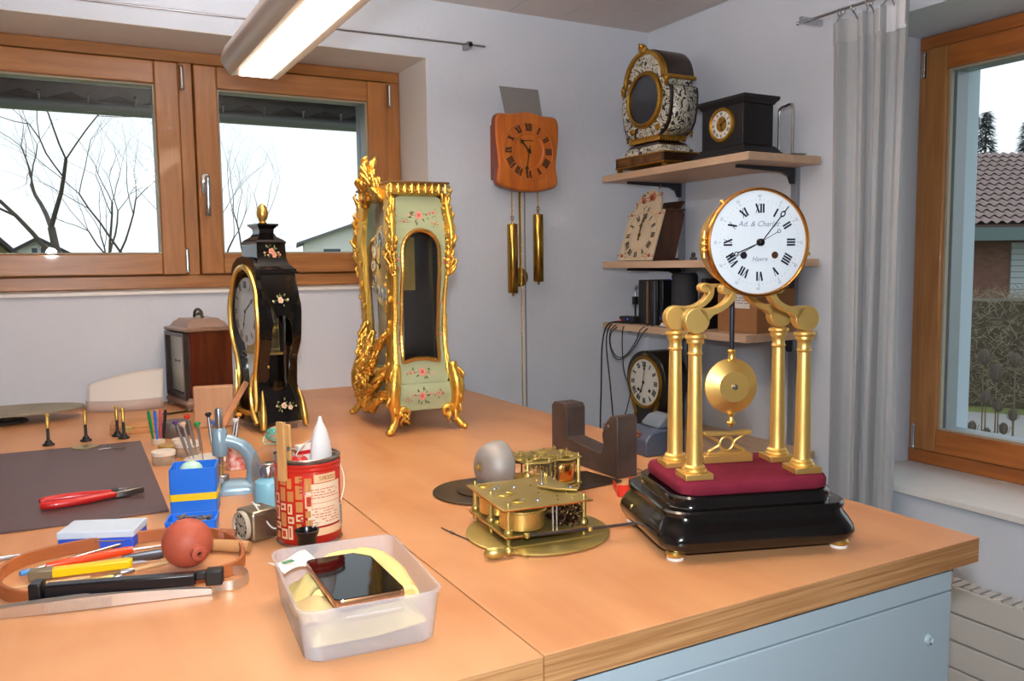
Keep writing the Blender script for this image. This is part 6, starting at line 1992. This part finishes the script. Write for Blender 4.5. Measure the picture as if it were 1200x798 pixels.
def blade(y0, y1, nm_):
    P = [(-.10, y0-.001), (-.02, y0-.005), (.05, y0-.004), (.12, y0-.001), (.178, y1)]
    m_ = MB()
    L = smooth_poly([(p[0], p[1], 0) for p in P], 5, False)
    hh = [.003+.012*math.sin(PI*min(1, max(.03, (p.x+.12)/.32)))**.7 for p in L]
    m_.loft([[(p.x, p.y-.0007, .0), (p.x, p.y+.0007, .0), (p.x, p.y+.0007, h_), (p.x, p.y-.0007, h_)] for p, h_ in zip(L, hh)])
    return m_.build(nm_, M('tweezer_steel', (214, 208, 200), .34, .9), tw_)
fb = blade(0, .0, 'blade')
blade(.013, .003, 'blade')
rb = MB()
for k in range(26):
    x = -.006+k*.0028
    rb.bx(x, x+.0011, -.0070, -.0058, .001, .0125)
rb.build('ribbed_grip', M('tweezer_steel'), fb)
sl = T('steel_strap', 'looped thin steel strap at the end of the tweezers', 'strap', (.165, 1.080, Z0))
Lp = smooth_poly([(-.012, -.015, 0), (.012, -.022, 0), (.032, -.004, 0), (.030, .022, 0), (.010, .034, 0), (-.010, .026, 0)], 6, False)
MB().loft([[(p.x-.0004, p.y, .001), (p.x+.0004, p.y, .001), (p.x+.0004, p.y, .013), (p.x-.0004, p.y, .013)] for p in Lp]).build('strap', M('tweezer_steel'), sl)

# ---------------- front clock movement lying on its dial plate
m_mvb = M('movement_brass', (204, 184, 112), .36, .85, var=.2, scale=22)
m_highlight = M('orange_highlight', (206, 142, 84), .3, 1.0)  # orange highlight of the brass plate edges, put into a colour
fm1 = T('clock_movement', 'square brass clock movement lying on a round brass plate', 'clock movement', (.612, 1.083, Z0), -6)
MB().lathe([(.106, .001), (.1075, .002), (.1075, .0035), (.105, .0045), (.0003, .0045)], Matrix.Translation((.006, -.022, 0)), 64).build('dial_plate', m_mvb, fm1)
MB().bx(-.060, .078, -.085, -.083, .0046, .0064).build('plate_rib', m_mvb, fm1)
MB().bx(-.068, .068, -.077, .077, .0150, .0180).build('lower_plate', m_mvb, fm1, bevel=.0006)
MB().bx(-.070, .070, -.078, .078, .0545, .0572).build('upper_plate', m_mvb, fm1, bevel=.0006)
for x, y in ((-.060, -.068), (-.060, .068), (.060, -.068), (.060, .068), (-.060, 0)):
    p_ = MB().lathe([(.0034, .0046), (.0034, .0150)], Matrix.Translation((x, y, 0)), 12).lathe([(.0050, .0180), (.0062, .020), (.0068, .0225), (.0055, .0255), (.0038, .027), (.0036, .0545)], Matrix.Translation((x, y, 0)), 16).lathe([(.0020, .0572), (.0020, .0640), (.0012, .065)], Matrix.Translation((x, y, 0)), 10)
    p_.build('pillar', m_mvb, fm1)
def gear(mb, x, y, z, r, n, h=.0022, tooth=.0022):
    o = []
    for k in range(n):
        a = 2*PI*k/n
        for da, rr in ((0, r), (.25, r), (.35, r+tooth), (.65, r+tooth), (.75, r)):
            o.append((x+rr*math.cos(a+da*2*PI/n), y+rr*math.sin(a+da*2*PI/n)))
    mb.prism(o, z, z+h)
for x, y, r in ((-.028, -.042, .033), (-.032, .040, .030)):
    g = MB().lathe([(r-.001, .0215), (r, .0225), (r, .0455), (r-.001, .0465)], Matrix.Translation((x, y, 0)), 40)
    b_ = g.build('barrel', M('barrel_brass', (214, 184, 108), .36, .88), fm1)
    gg = MB(); gear(gg, x, y, .0470, r+.0008, 60, .0030, .0024); gg.build('barrel_teeth', m_mvb, b_)
    MB().cyl((x, y, .0046), (x, y, .0605), .0026, n=10).build('arbor', m_steel, b_)
rnd = random.Random(2)
for k, (x, y, r, z) in enumerate([(.030, -.040, .017, .026), (.046, -.058, .011, .036), (.022, -.060, .010, .045), (.050, -.030, .012, .047), (.034, .0, .019, .030), (.050, .030, .014, .040), (.018, .030, .013, .024), (.040, .056, .012, .034), (.012, -.012, .011, .040)]):
    g = MB(); gear(g, x, y, z, r, max(18, int(r*1800)), .0015, .0014)
    g.cyl((x, y, .0180), (x, y, .0585), .0013, n=8).lathe([(.003, z-.006), (.003, z)], Matrix.Translation((x, y, 0)), 10)
    g.build('gear_wheel', m_mvb if k % 2 else M('dark_gear', (84, 64, 48), .35, 1.0), fm1)
for x in (.008, .014):
    MB().cyl((x, -.072, .018), (x, -.072, .0545), .0016, n=8).build('steel_post', m_steel, fm1)
rk = MB()
for k in range(70):
    a = rnd.uniform(0, 6.28)
    x, y, z = rnd.uniform(.018, .060), -.066+rnd.uniform(-.008, .010), rnd.uniform(.022, .052)
    rk.torus(rnd.uniform(.003, .006), .0008, Matrix.Translation((x, y, z)) @ Euler((rnd.uniform(0, 3), rnd.uniform(0, 3), 0)).to_matrix().to_4x4(), 12, 5)
o = rk.build('rack_work', M('dark_gear'), fm1); o['kind'] = 'stuff'
cw_ = MB(); cw_.prism([(.020, .010), (.040, -.020), (.066, -.035), (.074, -.025), (.062, .0), (.050, .022), (.030, .026)], .0600, .0625, 'xy')
cw_.build('cock', m_mvb, fm1, bevel=.0006)
MB().ring(rect(-.0703, .0703, -.0783, .0783), rect(-.0696, .0696, -.0776, .0776), .0548, .0569, 'xy').build('edge_highlight', m_highlight, fm1)  # highlight along the plate edge, painted on as a thin ring
MB().ring(rect(-.0683, .0683, -.0773, .0773), rect(-.0676, .0676, -.0766, .0766), .0152, .0177, 'xy').build('edge_highlight', m_highlight, fm1)
for x, y in ((-.040, .036), (-.006, -.050), (.030, .014), (.060, -.024), (-.010, .030)):
    MB().lathe([(.0034, .0573), (.0034, .0592), (.0028, .0600)], Matrix.Translation((x, y, .0 if x < .02 else .0052)), 12).build('screw', m_steel, fm1)
for x, y, h_ in ((.044, .046, .075), (.050, .040, .071)):
    MB().cyl((x, y, .0572), (x, y, h_), .0014, n=8).build('top_post', m_steel if h_ > .072 else m_mvb, fm1)
sp = MB()
for cx, cy, k in ((-.046, .055, 1), (-.040, -.002, -1), (-.030, -.044, 1)):
    sp.tube([(cx+.016*math.cos(t_*k+1)*(1-t_/9), cy+.011*math.sin(t_*k+1)*(1-t_/9), .0580) for t_ in [q*.35 for q in range(16)]], .0007, 5)
o = sp.build('engraved_scrolls', M('gold_line', (226, 196, 96), .2, 1.0), fm1); o['kind'] = 'stuff'
lv = MB(); lv.cyl((-.038, -.088, .0205), (.146, -.106, .0215), .0024, n=8)
lv.build('strike_lever', M('lever_steel', (96, 88, 88), .35, .9), fm1)
MB().cyl((.146, -.106, .0215), (.137, -.078, .029), .0012, n=6).cyl((.137, -.078, .026), (.138, -.074, .040), .0032, n=10).build('hammer_tip', m_brass, fm1)
for x in (-.040, .055):
    MB().lathe([(.0040, 0), (.0046, .003), (.0040, .006)], Matrix.Translation((x, -.088-(x+.04)*.09, .018)), 12).build('lever_collar', m_mvb, fm1)
# small pendulum and loose wire hand before it
t = T('pendulum_bob', 'oval brass pendulum bob with thin rod before the square movement', 'pendulum', (.5075, .9905, Z0), -18)
MB().sphere((0, 0, .009), .009, 18, (1.75, 1, 1)).build('bob', m_mvb, t)
MB().sphere((.020, .004, .008), .007, 14, (1, 1, .9)).cyl((.026, .006, .007), (.045, -.012, .003), .0009, n=6).build('rod_end', m_brass, t)
o = MB().tube([(0, 0, .0012), (.004, -.035, .0012), (.012, -.075, .0012)], .0011, 6).bx(.0015, .0065, -.036, -.022, .0006, .0020).build('steel_wire', M('lever_steel'), None)
o.location = (.499, 1.152, Z0); tag(o, 'thin dark steel wire lying left of the round brass plate', 'wire')

# ---------------- rear movement with bell on its dark plate
rm1 = T('bell_movement', 'clock movement with a grey bell on a dark flat plate', 'clock movement', (.72, 1.275, Z0), 0)
m_dplate = M('dark_bronze', (92, 76, 62), .35, .8, var=.2, scale=14)
pp = [(.175, -.045), (.16, .050), (.02, .085), (-.04, .115)] + [(-.075+.088*math.cos(R(a)), .030+.088*math.sin(R(a))) for a in range(80, 285, 12)] + [(-.02, -.070), (.06, -.058)]
MB().prism(pp, .001, .0035).build('base_plate', m_dplate, rm1, bevel=.0008)
MB().lathe([(.058, .0036), (.058, .0060), (.056, .0068), (.0003, .0068)], Matrix.Translation((-.062, .028, 0)), 44).build('raised_disc', m_dplate, rm1)
BMx = Matrix.Translation((-.072, -.008, .0540)) @ Vector((-1, -.12, .08)).to_track_quat('Z', 'Y').to_matrix().to_4x4()
bell = [(.0430, -.016), (.0435, -.013), (.0425, -.004), (.0400, .006), (.0345, .0155), (.0255, .0225), (.0150, .0265), (.0050, .028)]
MB().lathe(bell, BMx, 44, cap=False).build('bell', M('bell_grey', (160, 156, 152), .55, .45, var=.1, scale=20), rm1, solid=.002)
MB().lathe([(.0065, .028), (.0065, .030), (.0035, .031), (.0035, .035), (.0015, .036)], BMx, 16).build('bell_nut', m_brass, rm1)
MB().cyl((-.066, -.006, .0036), (-.062, -.006, .030), .0022, n=10).build('bell_post', m_brass, rm1)
MB().prism([(-.035, -.050), (.052, -.060), (.090, -.040), (.092, .020), (.060, .045), (-.020, .040), (-.040, .0)], .0100, .0125).build('lower_plate', m_mvb, rm1)
up = [(-.030, -.045), (.010, -.060), (.030, -.048), (.055, -.060), (.085, -.048), (.092, -.020), (.080, .012), (.055, .035), (.020, .030), (-.005, .040), (-.030, .020)]
MB().prism(up, .0585, .0608).build('upper_plate', m_mvb, rm1, bevel=.0005)
for x, y in ((-.022, -.040), (.082, -.040), (.050, .026), (-.020, .018), (.014, -.052)):
    MB().lathe([(.0030, .0036), (.0030, .0125), (.0044, .014), (.0032, .018), (.0032, .0585), (.0020, .0608), (.0020, .066)], Matrix.Translation((x, y, 0)), 12).build('pillar', m_mvb, rm1)
b_ = MB().lathe([(.0250, .0180), (.0255, .019), (.0255, .0470), (.0250, .048)], Matrix.Translation((.056, -.022, 0)), 36).build('barrel', M('barrel_copper', (206, 150, 82), .22, 1.0), rm1)
MB().lathe([(.0275, .0485), (.0275, .0515)], Matrix.Translation((.056, -.022, 0)), 36).build('barrel_teeth', m_mvb, b_)
MB().lathe([(.0265, .0145), (.0265, .0175)], Matrix.Translation((.056, -.022, 0)), 36).build('barrel_teeth', m_mvb, b_)
for k, (x, y, r, z) in enumerate([(.012, -.030, .013, .030), (.024, .0, .016, .040), (-.008, -.012, .012, .022), (.0, .020, .011, .046), (.030, -.046, .009, .050), (.056, -.022, .022, .0625), (.010, -.020, .018, .0625), (.030, .012, .012, .0640)]):
    g = MB(); gear(g, x, y, z, r, max(16, int(r*1700)), .0016, .0014); g.cyl((x, y, .0125), (x, y, max(.0608, z+.004)), .0012, n=8)
    g.build('gear_wheel', m_mvb if (k % 3 or z > .06) else M('dark_gear'), rm1)
MB().bx(-.022, -.008, -.058, -.054, .018, .042).build('fly_vane', m_brass, rm1)
tw2 = MB(); rnd = random.Random(21)
for k in range(46):
    x, y = rnd.uniform(-.030, .085), rnd.uniform(-.052, .030)
    if rnd.random() < .5:
        tw2.torus(rnd.uniform(.004, .009), .0010, Matrix.Translation((x, y, rnd.uniform(.0625, .066))), 14, 5)
    else:
        tw2.cyl((x, y, .061), (x, y, rnd.uniform(.064, .071)), rnd.uniform(.0012, .0026), n=8)
for k in range(34):
    tw2.torus(rnd.uniform(.003, .007), .0009, Matrix.Translation((rnd.uniform(-.03, .034), rnd.uniform(-.054, -.03), rnd.uniform(.018, .055))) @ Euler((rnd.uniform(0, 3), rnd.uniform(0, 3), 0)).to_matrix().to_4x4(), 12, 5)
tw2.build('train_work', m_brass, rm1)['kind'] = 'stuff'
MB().bx(-.048, -.043, -.052, -.049, .0036, .036).bx(-.050, -.040, -.053, -.048, .036, .048).build('hammer', m_brass, rm1)
for x in (.004, .012, .020, .030):
    MB().cyl((x, -.055, .0125), (x, -.055, .0585), .0013, n=8).build('steel_post', M('lever_steel'), rm1)

# ---------------- iron U-block, blue-grey box, red clip, loose wire
ub = T('iron_block', 'dark iron U-shaped block with two upright jaws', 'iron block', (.922, 1.365, Z0), 0)
m_iron = M('rusty_iron', (84, 70, 64), .5, .3, var=.45, scale=16, bump=.25, bscale=60)
ub_p = [(-.112, 0), (.122, 0), (.122, .108), (.112, .116), (.070, .116), (.064, .108), (.064, .048), (-.058, .038), (-.066, .054), (-.062, .078), (-.074, .100), (-.090, .116), (-.108, .118), (-.112, .112)]
s = MB(); s.prism(ub_p, -.022, .024, 'yz'); s.build('casting', m_iron, ub, bevel=.002)
MB().bx(-.012, .014, -.050, .060, .0560, .0585).build('top_strip', M('worn_wood', (150, 92, 62), .6), ub) if False else None
MB().cyl((-.0235, -.085, .096), (-.0215, -.085, .096), .003, n=10).build('rivet', m_steel, ub)
bt = T('bench_tool', 'blue-grey metal tool box with sloping top at the worktop edge', 'tool', (1.100, 1.405, Z0), -4)
m_bg = M('blue_grey_paint', (62, 72, 90), .35, coat=.2)
MB().prism([(-.050, 0), (.046, 0), (.046, .050), (.034, .056), (-.018, .056), (-.040, .050), (-.050, .034)], -.04, .045, 'yz', Matrix.Rotation(R(0), 4, 'Z')).build('body', m_bg, bt, bevel=.003) if False else None
MB().prism([(-.046, 0), (.050, 0), (.050, .052), (-.010, .054), (-.030, .050), (-.046, .034)], -.045, .045, 'xz').build('body', m_bg, bt, bevel=.004)
MB().prism([(-.008, .054), (.050, .0525), (.050, .074), (.034, .080), (.012, .076), (-.004, .062)], -.030, .034, 'xz').build('cap', M('grey_cap', (96, 106, 118), .4), bt, bevel=.004)
MB().cyl((-.040, -.012, .041), (-.050, -.012, .049), .0065, n=16).build('copper_bolt', M('copper', (200, 130, 100), .3, 1.0), bt)
t = T('plastic_clip', 'bright red plastic tray corner behind the black clock base', 'tray', (.8600, 1.176, Z0), 62)
MB().bx(-.032, .030, -.014, -.012, 0, .020).bx(-.032, -.030, -.014, .016, 0, .020).bx(-.032, .030, -.014, .016, 0, .0015).bx(-.032, .030, .014, .016, 0, .014).build('shell', M('bright_red', (214, 50, 34), .35), t)
o = MB().tube(smooth_poly([(-.030, -.006, .0012), (.0, -.004, .0012), (.012, .014, .0012), (.002, .036, .0012), (-.012, .040, .0012)], 6, False), .0009, 6).build('wire_loop', M('lever_steel'), None)
o.location = (.966, 1.272, Z0); tag(o, 'thin curled wire beside the iron block', 'wire')

# flat print and ornament too small to pick apart singly
for ob in COL.objects:
    if ob.parent is not None and ob.name.split('.')[0] in ('painted_petals', 'painted_hearts', 'painted_leaves', 'small_print', 'minute_track', 'signature', 'fringe', 'label_print', 'barcode', 'cream_ornament', 'ochre_ornament', 'red_ornament', 'ribbed_grip', 'enamel_cartouche', 'lettering', 'chapter_lines', 'teal_strands', 'top_grille', 'numerals', 'door_ornament', 'foliage'):
        ob['kind'] = 'stuff'
